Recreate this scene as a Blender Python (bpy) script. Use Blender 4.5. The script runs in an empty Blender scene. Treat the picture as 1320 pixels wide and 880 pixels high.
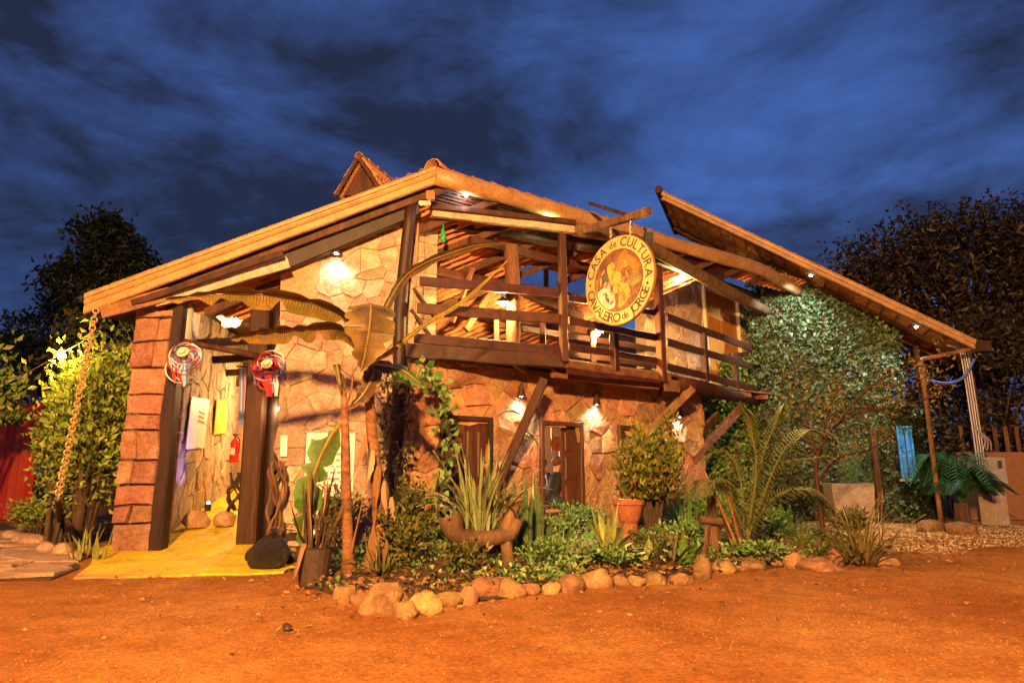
import bpy, bmesh, math, random
import numpy as np
from mathutils import Vector, Matrix, noise
random.seed(7)
RNG = np.random.default_rng(7)
scene = bpy.context.scene
COL = scene.collection
PI = math.pi

# ---------------------------------------------------------------- camera
F = 840.0; CX = 660.0; CY = 440.0; TH = math.atan(167 / 840.0); CAMZ = 1.25
cd = bpy.data.cameras.new('camera'); cam = bpy.data.objects.new('camera', cd); COL.objects.link(cam)
cd.sensor_width = 36; cd.lens = 36 * F / 1320; cd.clip_end = 3000; cd.clip_start = 0.05
cam.location = (0, 0, CAMZ); cam.rotation_euler = (PI / 2 + TH, 0, 0)
scene.camera = cam

# ---------------------------------------------------------------- dusk sky
w = bpy.data.worlds.new('World'); scene.world = w; w.use_nodes = True
nt = w.node_tree; nt.nodes.clear(); N = nt.nodes; L = nt.links
out = N.new('ShaderNodeOutputWorld'); bg = N.new('ShaderNodeBackground')
sky = N.new('ShaderNodeTexSky'); sky.sky_type = 'NISHITA'; sky.sun_disc = False
SUN_EL = math.radians(2.0); SUN_ROT = math.radians(-150)
sky.sun_elevation = SUN_EL; sky.sun_rotation = SUN_ROT
sky.ozone_density = 6.0; sky.air_density = 1.2; sky.dust_density = 0.2
tc = N.new('ShaderNodeTexCoord')
mp = N.new('ShaderNodeMapping'); mp.inputs['Scale'].default_value = (1.0, 1.0, 2.2)
mp.inputs['Rotation'].default_value = (0.2, 0.25, 0.4); mp.inputs['Location'].default_value = (0.35, 0.1, 0.2)
L.new(tc.outputs['Generated'], mp.inputs[0])
n1 = N.new('ShaderNodeTexNoise'); n1.inputs['Scale'].default_value = 2.9; n1.inputs['Detail'].default_value = 9
n1.inputs['Roughness'].default_value = 0.60; n1.inputs['Distortion'].default_value = 0.25
L.new(mp.outputs[0], n1.inputs['Vector'])
n2 = N.new('ShaderNodeTexNoise'); n2.inputs['Scale'].default_value = 1.15; n2.inputs['Detail'].default_value = 3; L.new(mp.outputs[0], n2.inputs['Vector'])
nm = N.new('ShaderNodeMix'); nm.data_type = 'FLOAT'; nm.inputs[0].default_value = 0.30; L.new(n1.outputs['Fac'], nm.inputs[2]); L.new(n2.outputs['Fac'], nm.inputs[3])
cr = N.new('ShaderNodeValToRGB'); cr.color_ramp.elements[0].position = 0.445; cr.color_ramp.elements[1].position = 0.70
L.new(nm.outputs[0], cr.inputs[0])
cloud = N.new('ShaderNodeMix'); cloud.data_type = 'RGBA'
cloud.inputs[6].default_value = (0.20, 0.23, 0.48, 1); cloud.inputs[7].default_value = (0.70, 1.6, 5.2, 1)
L.new(cr.outputs[0], cloud.inputs[0])
# the clouds take their light from the sky's own brightness
lum = N.new('ShaderNodeRGBToBW'); L.new(sky.outputs[0], lum.inputs[0])
cl = N.new('ShaderNodeClamp'); cl.inputs['Min'].default_value = 0.30; cl.inputs['Max'].default_value = 0.65
L.new(lum.outputs[0], cl.inputs[0])
mul = N.new('ShaderNodeVectorMath'); mul.operation = 'SCALE'
L.new(cloud.outputs[2], mul.inputs[0]); L.new(cl.outputs[0], mul.inputs['Scale'])
mxs = N.new('ShaderNodeMix'); mxs.data_type = 'RGBA'; mxs.inputs[0].default_value = 0.92
L.new(sky.outputs[0], mxs.inputs[6]); L.new(mul.outputs[0], mxs.inputs[7])
L.new(mxs.outputs[2], bg.inputs[0]); bg.inputs[1].default_value = 0.14
L.new(bg.outputs[0], out.inputs[0])

# ---------------------------------------------------------------- the last glow of dusk (sun lamp) and exposure
sl = bpy.data.lights.new('sun', 'SUN'); so = bpy.data.objects.new('sun', sl); COL.objects.link(so)
sl.energy = 0.05; sl.angle = math.radians(20); sl.color = (1.0, 0.7, 0.5)
so.rotation_euler = (math.radians(75), 0, math.radians(-30)); so.location = (0, -20, 30)
vs = scene.view_settings; vs.view_transform = 'Standard'; vs.look = 'None'; vs.gamma = 1.0; vs.exposure = 1.2
vs.use_curve_mapping = False
scene.cycles.use_denoising = True
scene.cycles.max_bounces = 6; scene.cycles.diffuse_bounces = 3; scene.cycles.sample_clamp_indirect = 4.0
scene.cycles.caustics_reflective = False; scene.cycles.caustics_refractive = False

# ---------------------------------------------------------------- helpers: pixels to places
CT, ST = math.cos(TH), math.sin(TH)
def ray(px, py):
    u = (px - CX) / F; v = (CY - py) / F
    return Vector((u, CT - v * ST, ST + v * CT))
O = Vector((0, 0, CAMZ))
def gp(px, py, z=0.0):
    r = ray(px, py); return O + r * ((z - CAMZ) / r.z)
def dp(px, py, Y):
    r = ray(px, py); return O + r * (Y / r.y)
class VPlane:
    def __init__(s, A, B):
        s.A = Vector((A[0], A[1], 0)); d = Vector((B[0] - A[0], B[1] - A[1], 0)); s.len = d.length; s.u = d.normalized()
        n = Vector((s.u.y, -s.u.x, 0)); s.n = n if n.dot(s.A - O) < 0 else -n
    def p(s, px, py, off=0.0):
        r = ray(px, py); A = s.A + s.n * off
        t = (A - O).dot(s.n) / r.dot(s.n); return O + r * t
    def sz(s, px, py):
        q = s.p(px, py); return ((q - s.A).dot(s.u), q.z)
    def w(s, a, z, off=0.0):
        q = s.A + s.u * a + s.n * off; return Vector((q.x, q.y, z))

# ---------------------------------------------------------------- helpers: objects
WL = {}
def tag(o, label=None, cat=None, group=None, kind=None):
    if label: o['label'] = label
    if cat: o['category'] = cat
    if group: o['group'] = group
    if kind: o['kind'] = kind
    return o
def thing(name, loc, label, cat, group=None):
    o = bpy.data.objects.new(name, None); COL.objects.link(o); o.location = loc; o.empty_display_size = 0.2
    WL[o] = Vector(loc); return tag(o, label, cat, group)
def link(o, parent, at):
    COL.objects.link(o); WL[o] = Vector(at)
    if parent is not None:
        o.parent = parent; o.location = Vector(at) - WL[parent]
    else: o.location = at
    return o
class MB:
    def __init__(s): s.v = []; s.f = []
    def add(s, vs, fs):
        b = len(s.v); s.v += [Vector(v) for v in vs]; s.f += [tuple(b + i for i in f) for f in fs]; return s
    def box(s, c, size, M=None):
        hx, hy, hz = size[0] / 2, size[1] / 2, size[2] / 2
        vs = [Vector((x, y, z)) for x in (-hx, hx) for y in (-hy, hy) for z in (-hz, hz)]
        if M is not None: vs = [M @ v for v in vs]
        return s.add([v + Vector(c) for v in vs], [(0,1,3,2),(4,6,7,5),(0,4,5,1),(2,3,7,6),(0,2,6,4),(1,5,7,3)])
    def bar(s, a, b, w_, h_, up=Vector((0, 0, 1)), jit=0.0, n=1):
        a = Vector(a); b = Vector(b); d = (b - a).normalized(); x = d.cross(up)
        if x.length < 1e-4: x = d.cross(Vector((1, 0, 0)))
        x.normalize(); y = x.cross(d).normalized(); vs = []; c = min(w_, h_) * 0.12
        prof = [(-w_/2+c,-h_/2),(w_/2-c,-h_/2),(w_/2,-h_/2+c),(w_/2,h_/2-c),(w_/2-c,h_/2),(-w_/2+c,h_/2),(-w_/2,h_/2-c),(-w_/2,-h_/2+c)]
        for i in range(n + 1):
            q = a.lerp(b, i / n); j1 = random.uniform(-jit, jit); j2 = random.uniform(-jit, jit); k = 1 + random.uniform(-jit, jit) * 2
            for (px, py) in prof: vs.append(q + x * (px * k + j1) + y * (py * k + j2))
        fs = []
        for i in range(n):
            for k in range(8): fs.append((i*8+k, i*8+(k+1)%8, i*8+8+(k+1)%8, i*8+8+k))
        fs += [tuple(range(7, -1, -1)), tuple(n*8+k for k in range(8))]
        return s.add(vs, fs)
    def tube(s, pts, rad, seg=8, jit=0.0, cap=True):
        pts = [Vector(p) for p in pts]; n = len(pts)
        if not isinstance(rad, (list, tuple)): rad = [rad] * n
        vs = []; fs = []; px = None
        for i, p in enumerate(pts):
            d = (pts[min(i+1, n-1)] - pts[max(i-1, 0)])
            d = d.normalized() if d.length > 1e-9 else Vector((0, 0, 1))
            if px is None:
                px = d.cross(Vector((0, 1, 0.1)))
                if px.length < 0.05: px = d.cross(Vector((1, 0, 0)))
            px = (px - d * px.dot(d)).normalized(); py = d.cross(px)
            for k in range(seg):
                a = 2 * PI * k / seg; r = rad[i] * (1 + random.uniform(-jit, jit))
                vs.append(p + px * (math.cos(a) * r) + py * (math.sin(a) * r))
        for i in range(n - 1):
            for k in range(seg): fs.append((i*seg+k, i*seg+(k+1)%seg, (i+1)*seg+(k+1)%seg, (i+1)*seg+k))
        if cap: fs += [tuple(range(seg-1, -1, -1)), tuple((n-1)*seg+k for k in range(seg))]
        return s.add(vs, fs)
    def lathe(s, c, prof, seg=20, M=None):
        c = Vector(c); vs = []; fs = []; n = len(prof)
        for (r, z) in prof:
            for k in range(seg):
                a = 2*PI*k/seg; v = Vector((r*math.cos(a), r*math.sin(a), z)); vs.append(c + (M @ v if M is not None else v))
        for i in range(n - 1):
            for k in range(seg): fs.append((i*seg+k, i*seg+(k+1)%seg, (i+1)*seg+(k+1)%seg, (i+1)*seg+k))
        fs += [tuple(range(seg-1, -1, -1)), tuple((n-1)*seg+k for k in range(seg))]
        return s.add(vs, fs)
    def poly(s, pts, ext):
        """polygon in 3D extruded by the vector ext"""
        n = len(pts); ext = Vector(ext); a = [Vector(p) for p in pts]
        return s.add(a + [p + ext for p in a], [tuple(range(n-1, -1, -1)), tuple(range(n, 2*n))] + [(i, (i+1)%n, n+(i+1)%n, n+i) for i in range(n)])
    def build(s, name, m, parent=None, smooth=False, at=None, kind=None):
        vs = s.v
        lo = Vector([min(v[i] for v in vs) for i in range(3)]); hi = Vector([max(v[i] for v in vs) for i in range(3)])
        at = Vector(at) if at is not None else Vector(((lo.x+hi.x)/2, (lo.y+hi.y)/2, lo.z))
        me = bpy.data.meshes.new(name); me.from_pydata([v - at for v in vs], [], s.f); me.validate(); me.update()
        bm = bmesh.new(); bm.from_mesh(me); bmesh.ops.recalc_face_normals(bm, faces=bm.faces); bm.to_mesh(me); bm.free()
        if smooth: me.polygons.foreach_set('use_smooth', [True] * len(me.polygons))
        me.materials.append(M[m] if isinstance(m, str) else m)
        o = bpy.data.objects.new(name, me); link(o, parent, at)
        if kind: o['kind'] = kind
        return o
def npmesh(name, V, Fq, m, parent=None, smooth=False, kind=None, at=None):
    V = np.asarray(V, dtype=np.float64); at = Vector(at) if at is not None else Vector((V[:,0].mean(), V[:,1].mean(), V[:,2].min()))
    V = V - np.array(at); Fq = np.asarray(Fq, dtype=np.int32); k = Fq.shape[1]
    me = bpy.data.meshes.new(name); me.vertices.add(len(V)); me.vertices.foreach_set('co', V.astype(np.float32).ravel())
    me.loops.add(Fq.size); me.loops.foreach_set('vertex_index', Fq.ravel())
    me.polygons.add(len(Fq)); me.polygons.foreach_set('loop_start', np.arange(0, Fq.size, k, dtype=np.int32))
    me.update(calc_edges=True); me.validate()
    if smooth: me.polygons.foreach_set('use_smooth', [True] * len(me.polygons))
    me.materials.append(M[m] if isinstance(m, str) else m)
    o = bpy.data.objects.new(name, me); link(o, parent, at)
    if kind: o['kind'] = kind
    return o

# ---------------------------------------------------------------- materials
M = {}
def newmat(name):
    m = bpy.data.materials.new(name); m.use_nodes = True; M[name] = m
    return m, m.node_tree.nodes, m.node_tree.links, m.node_tree.nodes['Principled BSDF']
def surf(name, c1, c2, scale=4, rough=0.8, bump=0.3, detail=6, rnd=0.0, stretch=(1,1,1), dist=0.02, c3=None, spec=0.3, bscale=None, metal=0.0, coord='Object', grain=0.45):
    """noise-mottled surface; rnd = tone change from object to object"""
    m, n, l, b = newmat(name)
    t = n.new('ShaderNodeTexCoord'); mp_ = n.new('ShaderNodeMapping'); mp_.inputs['Scale'].default_value = stretch
    oi = n.new('ShaderNodeObjectInfo')
    l.new(t.outputs[coord], mp_.inputs[0])
    ad = n.new('ShaderNodeVectorMath'); ad.operation = 'ADD'
    if rnd > 0:
        sc = n.new('ShaderNodeVectorMath'); sc.operation = 'SCALE'; sc.inputs[0].default_value = (37, 53, 71)
        l.new(oi.outputs['Random'], sc.inputs['Scale']); l.new(sc.outputs[0], ad.inputs[1])
    l.new(mp_.outputs[0], ad.inputs[0])
    nz = n.new('ShaderNodeTexNoise'); nz.inputs['Scale'].default_value = scale; nz.inputs['Detail'].default_value = detail; nz.inputs['Roughness'].default_value = 0.62
    l.new(ad.outputs[0], nz.inputs['Vector'])
    rp = n.new('ShaderNodeValToRGB'); e = rp.color_ramp.elements
    e[0].position = 0.3; e[1].position = 0.72; e[0].color = (*c1, 1); e[1].color = (*c2, 1)
    if c3:
        x = e.new(0.52); x.color = (*c3, 1)
    l.new(nz.outputs['Fac'], rp.inputs[0])
    col = rp.outputs[0]
    if rnd > 0:
        hs = n.new('ShaderNodeHueSaturation'); mr = n.new('ShaderNodeMapRange')
        mr.inputs[3].default_value = 1 - rnd; mr.inputs[4].default_value = 1 + rnd
        l.new(oi.outputs['Random'], mr.inputs[0]); l.new(mr.outputs[0], hs.inputs['Value'])
        m2 = n.new('ShaderNodeMath'); m2.operation = 'MULTIPLY'; m2.inputs[1].default_value = 7.31
        fr = n.new('ShaderNodeMath'); fr.operation = 'FRACT'; l.new(oi.outputs['Random'], m2.inputs[0]); l.new(m2.outputs[0], fr.inputs[0])
        mh = n.new('ShaderNodeMapRange'); mh.inputs[3].default_value = 0.5 - 0.035 * min(1, rnd * 3); mh.inputs[4].default_value = 0.5 + 0.02 * min(1, rnd * 3)
        l.new(fr.outputs[0], mh.inputs[0]); l.new(mh.outputs[0], hs.inputs['Hue'])
        l.new(col, hs.inputs['Color']); col = hs.outputs[0]
    if grain > 0:
        ng = n.new('ShaderNodeTexNoise'); ng.inputs['Scale'].default_value = scale * 6.5; ng.inputs['Detail'].default_value = 7; ng.inputs['Roughness'].default_value = 0.75
        l.new(ad.outputs[0], ng.inputs['Vector']); rg_ = n.new('ShaderNodeValToRGB'); eg = rg_.color_ramp.elements
        eg[0].position = 0.33; eg[1].position = 0.66; eg[0].color = (1 - grain, 1 - grain * 1.05, 1 - grain * 1.1, 1); eg[1].color = (1 + grain * .35,) * 3 + (1,)
        l.new(ng.outputs['Fac'], rg_.inputs[0]); mg = n.new('ShaderNodeMix'); mg.data_type = 'RGBA'; mg.blend_type = 'MULTIPLY'; mg.inputs[0].default_value = 1
        l.new(col, mg.inputs[6]); l.new(rg_.outputs[0], mg.inputs[7]); col = mg.outputs[2]
    l.new(col, b.inputs['Base Color']); b.inputs['Roughness'].default_value = rough; b.inputs['Specular IOR Level'].default_value = spec; b.inputs['Metallic'].default_value = metal
    if bump > 0:
        nb = n.new('ShaderNodeTexNoise'); nb.inputs['Scale'].default_value = bscale or scale * 3; nb.inputs['Detail'].default_value = 8; nb.inputs['Roughness'].default_value = 0.7
        l.new(ad.outputs[0], nb.inputs['Vector'])
        bp = n.new('ShaderNodeBump'); bp.inputs['Strength'].default_value = bump; bp.inputs['Distance'].default_value = dist
        l.new(nb.outputs['Fac'], bp.inputs['Height']); l.new(bp.outputs[0], b.inputs['Normal'])
    return m
def leafmat(name, cols, rough=0.45, trans=0.3, spec=0.4):
    m, n, l, b = newmat(name)
    g = n.new('ShaderNodeNewGeometry'); rp = n.new('ShaderNodeValToRGB'); e = rp.color_ramp.elements
    e[0].color = (*cols[0], 1); e[1].color = (*cols[-1], 1)
    for i, c in enumerate(cols[1:-1]):
        x = e.new((i + 1) / (len(cols) - 1)); x.color = (*c, 1)
    l.new(g.outputs['Random Per Island'], rp.inputs[0]); l.new(rp.outputs[0], b.inputs['Base Color'])
    b.inputs['Roughness'].default_value = rough; b.inputs['Specular IOR Level'].default_value = spec
    tr = n.new('ShaderNodeBsdfTranslucent'); mx = n.new('ShaderNodeMixShader'); mx.inputs[0].default_value = trans
    l.new(rp.outputs[0], tr.inputs[0]); l.new(b.outputs[0], mx.inputs[1]); l.new(tr.outputs[0], mx.inputs[2])
    l.new(mx.outputs[0], n['Material Output'].inputs[0]); return m
def emit(name, c, s):
    m, n, l, b = newmat(name); b.inputs['Base Color'].default_value = (*c, 1)
    b.inputs['Emission Color'].default_value = (*c, 1); b.inputs['Emission Strength'].default_value = s; return m
def plain(name, c, rough=0.6, spec=0.3, metal=0.0): return surf(name, tuple(x*0.8 for x in c), tuple(min(1, x*1.12) for x in c), 7, rough, 0.08, spec=spec, metal=metal, grain=0.12)

surf('stone_wall', (0.34,0.23,0.155), (0.68,0.52,0.39), 5, 0.88, 0.9, rnd=0.24, c3=(0.52,0.375,0.265), dist=0.06, bscale=12)
surf('stone_rough', (0.38,0.20,0.09), (0.70,0.43,0.21), 6, 0.88, 1.0, rnd=0.26, c3=(0.56,0.32,0.15), dist=0.09, bscale=10)
surf('mortar', (0.32,0.20,0.12), (0.48,0.31,0.19), 6, 0.95, 0.6)
surf('plaster', (0.42,0.23,0.12), (0.52,0.30,0.17), 2.5, 0.9, 0.3, bscale=30)
surf('pillar_stone', (0.30,0.13,0.07), (0.60,0.33,0.22), 3.5, 0.9, 1.0, rnd=0.2, c3=(0.38,0.19,0.12), dist=0.05)
surf('dark_wood', (0.010,0.005,0.003), (0.05,0.021,0.010), 5, 0.55, 0.5, stretch=(1,1,0.12), rnd=0.25, spec=0.4)
surf('rail_wood', (0.022,0.007,0.004), (0.105,0.032,0.013), 6, 0.5, 0.6, rnd=0.25, spec=0.5)
surf('brown_wood', (0.024,0.010,0.005), (0.105,0.043,0.018), 5, 0.65, 0.6, stretch=(1,1,0.1), rnd=0.25)
surf('raw_wood', (0.12,0.055,0.022), (0.34,0.17,0.065), 5, 0.7, 0.6, stretch=(0.7,0.7,0.7), rnd=0.18)
surf('weathered_wood', (0.06,0.03,0.015), (0.24,0.125,0.06), 6, 0.8, 0.7, stretch=(1,1,0.15), rnd=0.2)
surf('pale_board', (0.30,0.25,0.18), (0.56,0.50,0.42), 3.5, 0.75, 0.4, stretch=(1,1,1), c3=(0.46,0.39,0.29))
surf('fascia', (0.26,0.14,0.05), (0.45,0.26,0.10), 3.2, 0.5, 0.15, spec=0.4, c3=(0.38,0.21,0.075))
surf('gutter', (0.26,0.14,0.055), (0.44,0.25,0.105), 3, 0.5, 0.15, spec=0.5)
surf('tile', (0.22,0.085,0.04), (0.58,0.28,0.12), 5, 0.85, 0.5, c3=(0.44,0.19,0.08), rnd=0.15)
surf('ochre', (0.46,0.29,0.03), (0.84,0.60,0.03), 1.8, 0.6, 0.3, c3=(0.76,0.53,0.02), bscale=20, dist=0.012)
surf('concrete', (0.36,0.27,0.20), (0.52,0.42,0.33), 5, 0.9, 0.5)
surf('soil', (0.06,0.03,0.015), (0.14,0.07,0.03), 8, 0.95, 0.9, dist=0.05)
surf('rock', (0.15,0.08,0.035), (0.48,0.29,0.13), 4, 0.9, 0.9, c3=(0.34,0.19,0.08), rnd=0.28, dist=0.06, bscale=8)
surf('flag', (0.34,0.20,0.12), (0.52,0.34,0.22), 5, 0.85, 0.6, rnd=0.15)
surf('bark', (0.045,0.025,0.015), (0.13,0.08,0.05), 9, 0.9, 0.9, stretch=(1,1,0.3))
surf('banana_trunk', (0.05,0.025,0.014), (0.38,0.19,0.085), 2.5, 0.8, 0.8, stretch=(1.3,1.3,3.5), c3=(0.22,0.095,0.04))
surf('terracotta', (0.36,0.11,0.045), (0.50,0.18,0.07), 4, 0.8, 0.3)
surf('dark_pot', (0.05,0.03,0.025), (0.09,0.055,0.04), 4, 0.6, 0.2)
surf('red_gate', (0.44,0.05,0.018), (0.62,0.10,0.03), 3, 0.6, 0.3, stretch=(3,3,0.3), rnd=0.15)
surf('blue_paint', (0.03,0.23,0.66), (0.06,0.34,0.82), 4, 0.5, 0.15, stretch=(3,3,0.4))
surf('door_wood', (0.055,0.022,0.009), (0.15,0.064,0.026), 6, 0.5, 0.3, stretch=(4,4,0.35), rnd=0.15, spec=0.4)
surf('orange_door', (0.42,0.17,0.035), (0.62,0.29,0.06), 4, 0.5, 0.25, stretch=(4,4,0.3), rnd=0.12)
surf('cream_paint', (0.62,0.55,0.36), (0.74,0.68,0.5), 4, 0.6, 0.15)
surf('trash_bag', (0.016,0.011,0.010), (0.035,0.024,0.02), 5, 0.28, 1.0, spec=0.5, bscale=9, dist=0.12)
plain('black', (0.02,0.02,0.02), 0.5); plain('white_board', (0.78,0.78,0.76), 0.5); plain('grey_metal', (0.42,0.40,0.38), 0.4, 0.5, 0.6)
plain('box_grey', (0.36,0.35,0.34), 0.55); plain('white_pipe', (0.42,0.40,0.38), 0.5); plain('red_paint', (0.6,0.02,0.015), 0.35, 0.5)
plain('skin', (0.45,0.24,0.15), 0.6); plain('hair', (0.10,0.045,0.02), 0.7); plain('shirt', (0.02,0.018,0.022), 0.9); plain('jeans', (0.05,0.06,0.12), 0.9)
plain('ribbon_red', (0.62,0.03,0.03), 0.7); plain('ribbon_blue', (0.12,0.22,0.62), 0.7); plain('ribbon_white', (0.75,0.74,0.78), 0.7); plain('ribbon_yellow', (0.75,0.5,0.05), 0.7)
plain('chain_metal', (0.50,0.33,0.14), 0.5, 0.5, 0.3); plain('rope', (0.35,0.2,0.1), 0.9); plain('cable_blue', (0.10,0.14,0.5), 0.6)
plain('purple_ink', (0.42,0.20,0.42), 0.7); plain('red_ink', (0.60,0.14,0.16), 0.7); plain('blue_ink', (0.34,0.38,0.52), 0.7); plain('brown_ink', (0.10,0.045,0.02), 0.7)
plain('sign_cream', (0.66,0.45,0.16), 0.6); plain('sign_rim', (0.30,0.14,0.05), 0.7)
for nm_, c1_, c2_ in (('art_brown',(.10,.05,.03),(.34,.15,.06)),('art_orange',(.40,.08,.02),(.70,.26,.05)),('art_grey',(.26,.22,.15),(.62,.58,.48)),('art_yellow',(.45,.16,.03),(.78,.46,.10)),('art_dark',(.03,.025,.02),(.16,.10,.07)),('art_olive',(.12,.10,.04),(.34,.30,.10))): surf(nm_, c1_, c2_, 9, .7, .2, coord='Generated' if False else 'Object')
plain('lilac', (0.42,0.40,0.52), 0.7); plain('orange_wall', (0.30,0.14,0.06), 0.8); plain('glass_pale', (0.62,0.66,0.75), 0.15, 0.6)
emit('lamp_white', (1.0,0.93,0.82), 30); emit('lamp_warm', (1.0,0.72,0.32), 25); emit('lamp_orange', (1.0,0.5,0.10), 30)
emit('lamp_blue', (0.15,0.2,1.0), 12); emit('lamp_green', (0.85,1.0,0.35), 10); emit('lamp_sodium', (1.0,0.45,0.10), 30)
leafmat('leaf_bush', [(0.10,0.18,0.025),(0.23,0.33,0.04),(0.38,0.42,0.06),(0.15,0.24,0.035),(0.30,0.32,0.05)])
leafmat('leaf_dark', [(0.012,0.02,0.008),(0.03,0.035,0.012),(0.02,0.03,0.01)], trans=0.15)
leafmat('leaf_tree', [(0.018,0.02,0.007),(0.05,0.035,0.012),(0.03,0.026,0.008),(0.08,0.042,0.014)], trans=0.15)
leafmat('leaf_brown', [(0.05,0.07,0.015),(0.14,0.13,0.03),(0.09,0.13,0.025),(0.20,0.13,0.035)])
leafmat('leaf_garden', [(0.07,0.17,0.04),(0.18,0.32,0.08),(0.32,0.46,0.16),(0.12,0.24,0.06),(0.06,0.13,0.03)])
leafmat('leaf_pale', [(0.16,0.24,0.12),(0.30,0.38,0.24),(0.22,0.30,0.14)])
leafmat('leaf_croton', [(0.08,0.14,0.02),(0.20,0.26,0.03),(0.26,0.15,0.03),(0.14,0.10,0.02),(0.32,0.36,0.05)])
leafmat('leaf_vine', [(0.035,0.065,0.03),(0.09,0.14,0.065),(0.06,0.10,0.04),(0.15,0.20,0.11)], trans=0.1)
leafmat('leaf_red', [(0.14,0.09,0.02),(0.13,0.14,0.025),(0.20,0.10,0.022),(0.09,0.13,0.025)])
leafmat('leaf_palm', [(0.09,0.11,0.025),(0.16,0.16,0.04),(0.12,0.14,0.03)])
leafmat('leaf_cycad', [(0.02,0.09,0.035),(0.05,0.14,0.05),(0.03,0.11,0.04)])
leafmat('leaf_dry', [(0.22,0.11,0.045),(0.32,0.17,0.07)])
def bladed(name, c1, c2, c3, rnd=0.2): return surf(name, c1, c2, 3, 0.4, 0.25, rnd=rnd, c3=c3, spec=0.5, stretch=(1,1,1), bscale=20, dist=0.01)
bladed('banana_leaf', (0.075,0.07,0.014), (0.26,0.15,0.035), (0.15,0.10,0.02))
bladed('green_leaf', (0.05,0.16,0.02), (0.12,0.28,0.04), (0.08,0.22,0.03))
bladed('snake_leaf', (0.04,0.09,0.03), (0.16,0.20,0.08), (0.08,0.14,0.05))
bladed('dracaena_leaf', (0.16,0.20,0.04), (0.30,0.32,0.10), (0.22,0.26,0.06))
bladed('spider_leaf', (0.12,0.16,0.05), (0.34,0.34,0.16), (0.2,0.24,0.09))
bladed('strap_leaf', (0.09,0.08,0.02), (0.20,0.14,0.04), (0.13,0.10,0.025))
bladed('yellow_leaf', (0.20,0.17,0.02), (0.36,0.27,0.04), (0.28,0.21,0.03))
# dirt yard: orange earth with gravelly and trodden patches
def dirtmat():
    m, n, l, b = newmat('dirt'); t = n.new('ShaderNodeTexCoord')
    def nz(s, d, r=0.6):
        x = n.new('ShaderNodeTexNoise'); x.inputs['Scale'].default_value = s; x.inputs['Detail'].default_value = d; x.inputs['Roughness'].default_value = r
        l.new(t.outputs['Object'], x.inputs['Vector']); return x
    a, f, g, h = nz(0.55, 7, 0.65), nz(30, 8, 0.8), nz(90, 4), nz(2.6, 7, 0.72)
    r1 = n.new('ShaderNodeValToRGB'); e = r1.color_ramp.elements; e[0].position = 0.36; e[1].position = 0.66; e[0].color = (0.52,0.175,0.036,1); e[1].color = (0.80,0.37,0.115,1)
    x_ = e.new(0.5); x_.color = (0.66,0.26,0.064,1)
    l.new(a.outputs[0], r1.inputs[0])
    def ramp(src, p0, p1, c0, c1):
        r = n.new('ShaderNodeValToRGB'); q = r.color_ramp.elements; q[0].position = p0; q[1].position = p1; q[0].color = (*c0, 1); q[1].color = (*c1, 1); l.new(src.outputs[0], r.inputs[0]); return r
    def mulc(c, r, k):
        m_ = n.new('ShaderNodeMix'); m_.data_type = 'RGBA'; m_.blend_type = 'MULTIPLY'; m_.inputs[0].default_value = k; l.new(c, m_.inputs[6]); l.new(r.outputs[0], m_.inputs[7]); return m_.outputs[2]
    c = mulc(r1.outputs[0], ramp(f, .34, .70, (.34,.29,.26), (1.45,1.45,1.45)), .9); c = mulc(c, ramp(h, .30, .65, (.62,.58,.55), (1.12,1.12,1.12)), .8)
    l.new(c, b.inputs['Base Color']); b.inputs['Roughness'].default_value = 0.95; b.inputs['Specular IOR Level'].default_value = 0.15
    def scl(src, k):
        q = n.new('ShaderNodeMath'); q.operation = 'MULTIPLY'; q.inputs[1].default_value = k; l.new(src, q.inputs[0]); return q.outputs[0]
    def addn(u, v):
        q = n.new('ShaderNodeMath'); l.new(u, q.inputs[0]); l.new(v, q.inputs[1]); return q.outputs[0]
    bp = n.new('ShaderNodeBump'); bp.inputs['Strength'].default_value = 1.0; bp.inputs['Distance'].default_value = 0.09
    l.new(addn(addn(f.outputs[0], scl(g.outputs[0], .25)), scl(h.outputs[0], 1.2)), bp.inputs['Height']); l.new(bp.outputs[0], b.inputs['Normal'])
dirtmat()
# trodden-in earth over the front lip of the yellow paint
m_, n_, l_, b_ = M['ochre'], M['ochre'].node_tree.nodes, M['ochre'].node_tree.links, M['ochre'].node_tree.nodes['Principled BSDF']
src = b_.inputs['Base Color'].links[0].from_socket; tc_ = n_.new('ShaderNodeTexCoord'); sx = n_.new('ShaderNodeSeparateXYZ'); l_.new(tc_.outputs['Object'], sx.inputs[0])
nz_ = n_.new('ShaderNodeTexNoise'); nz_.inputs['Scale'].default_value = 3.5; nz_.inputs['Detail'].default_value = 8; nz_.inputs['Roughness'].default_value = .75; l_.new(tc_.outputs['Object'], nz_.inputs['Vector'])
mr_ = n_.new('ShaderNodeMapRange'); mr_.inputs[1].default_value = -0.95; mr_.inputs[2].default_value = 0.1; mr_.inputs[3].default_value = .42; mr_.inputs[4].default_value = 0.0; l_.new(sx.outputs['Y'], mr_.inputs[0])
ad_ = n_.new('ShaderNodeMath'); l_.new(nz_.outputs['Fac'], ad_.inputs[0]); l_.new(mr_.outputs[0], ad_.inputs[1]); rr_ = n_.new('ShaderNodeValToRGB'); rr_.color_ramp.elements[0].position = .70; rr_.color_ramp.elements[1].position = .86; l_.new(ad_.outputs[0], rr_.inputs[0])
mx_ = n_.new('ShaderNodeMix'); mx_.data_type = 'RGBA'; mx_.inputs[7].default_value = (.44, .19, .055, 1); l_.new(rr_.outputs[0], mx_.inputs[0]); l_.new(src, mx_.inputs[6]); l_.new(mx_.outputs[2], b_.inputs['Base Color'])
def pebblemat(name, cols):
    m = leafmat(name, cols, 0.9, 0.0, 0.2); return m
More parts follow.
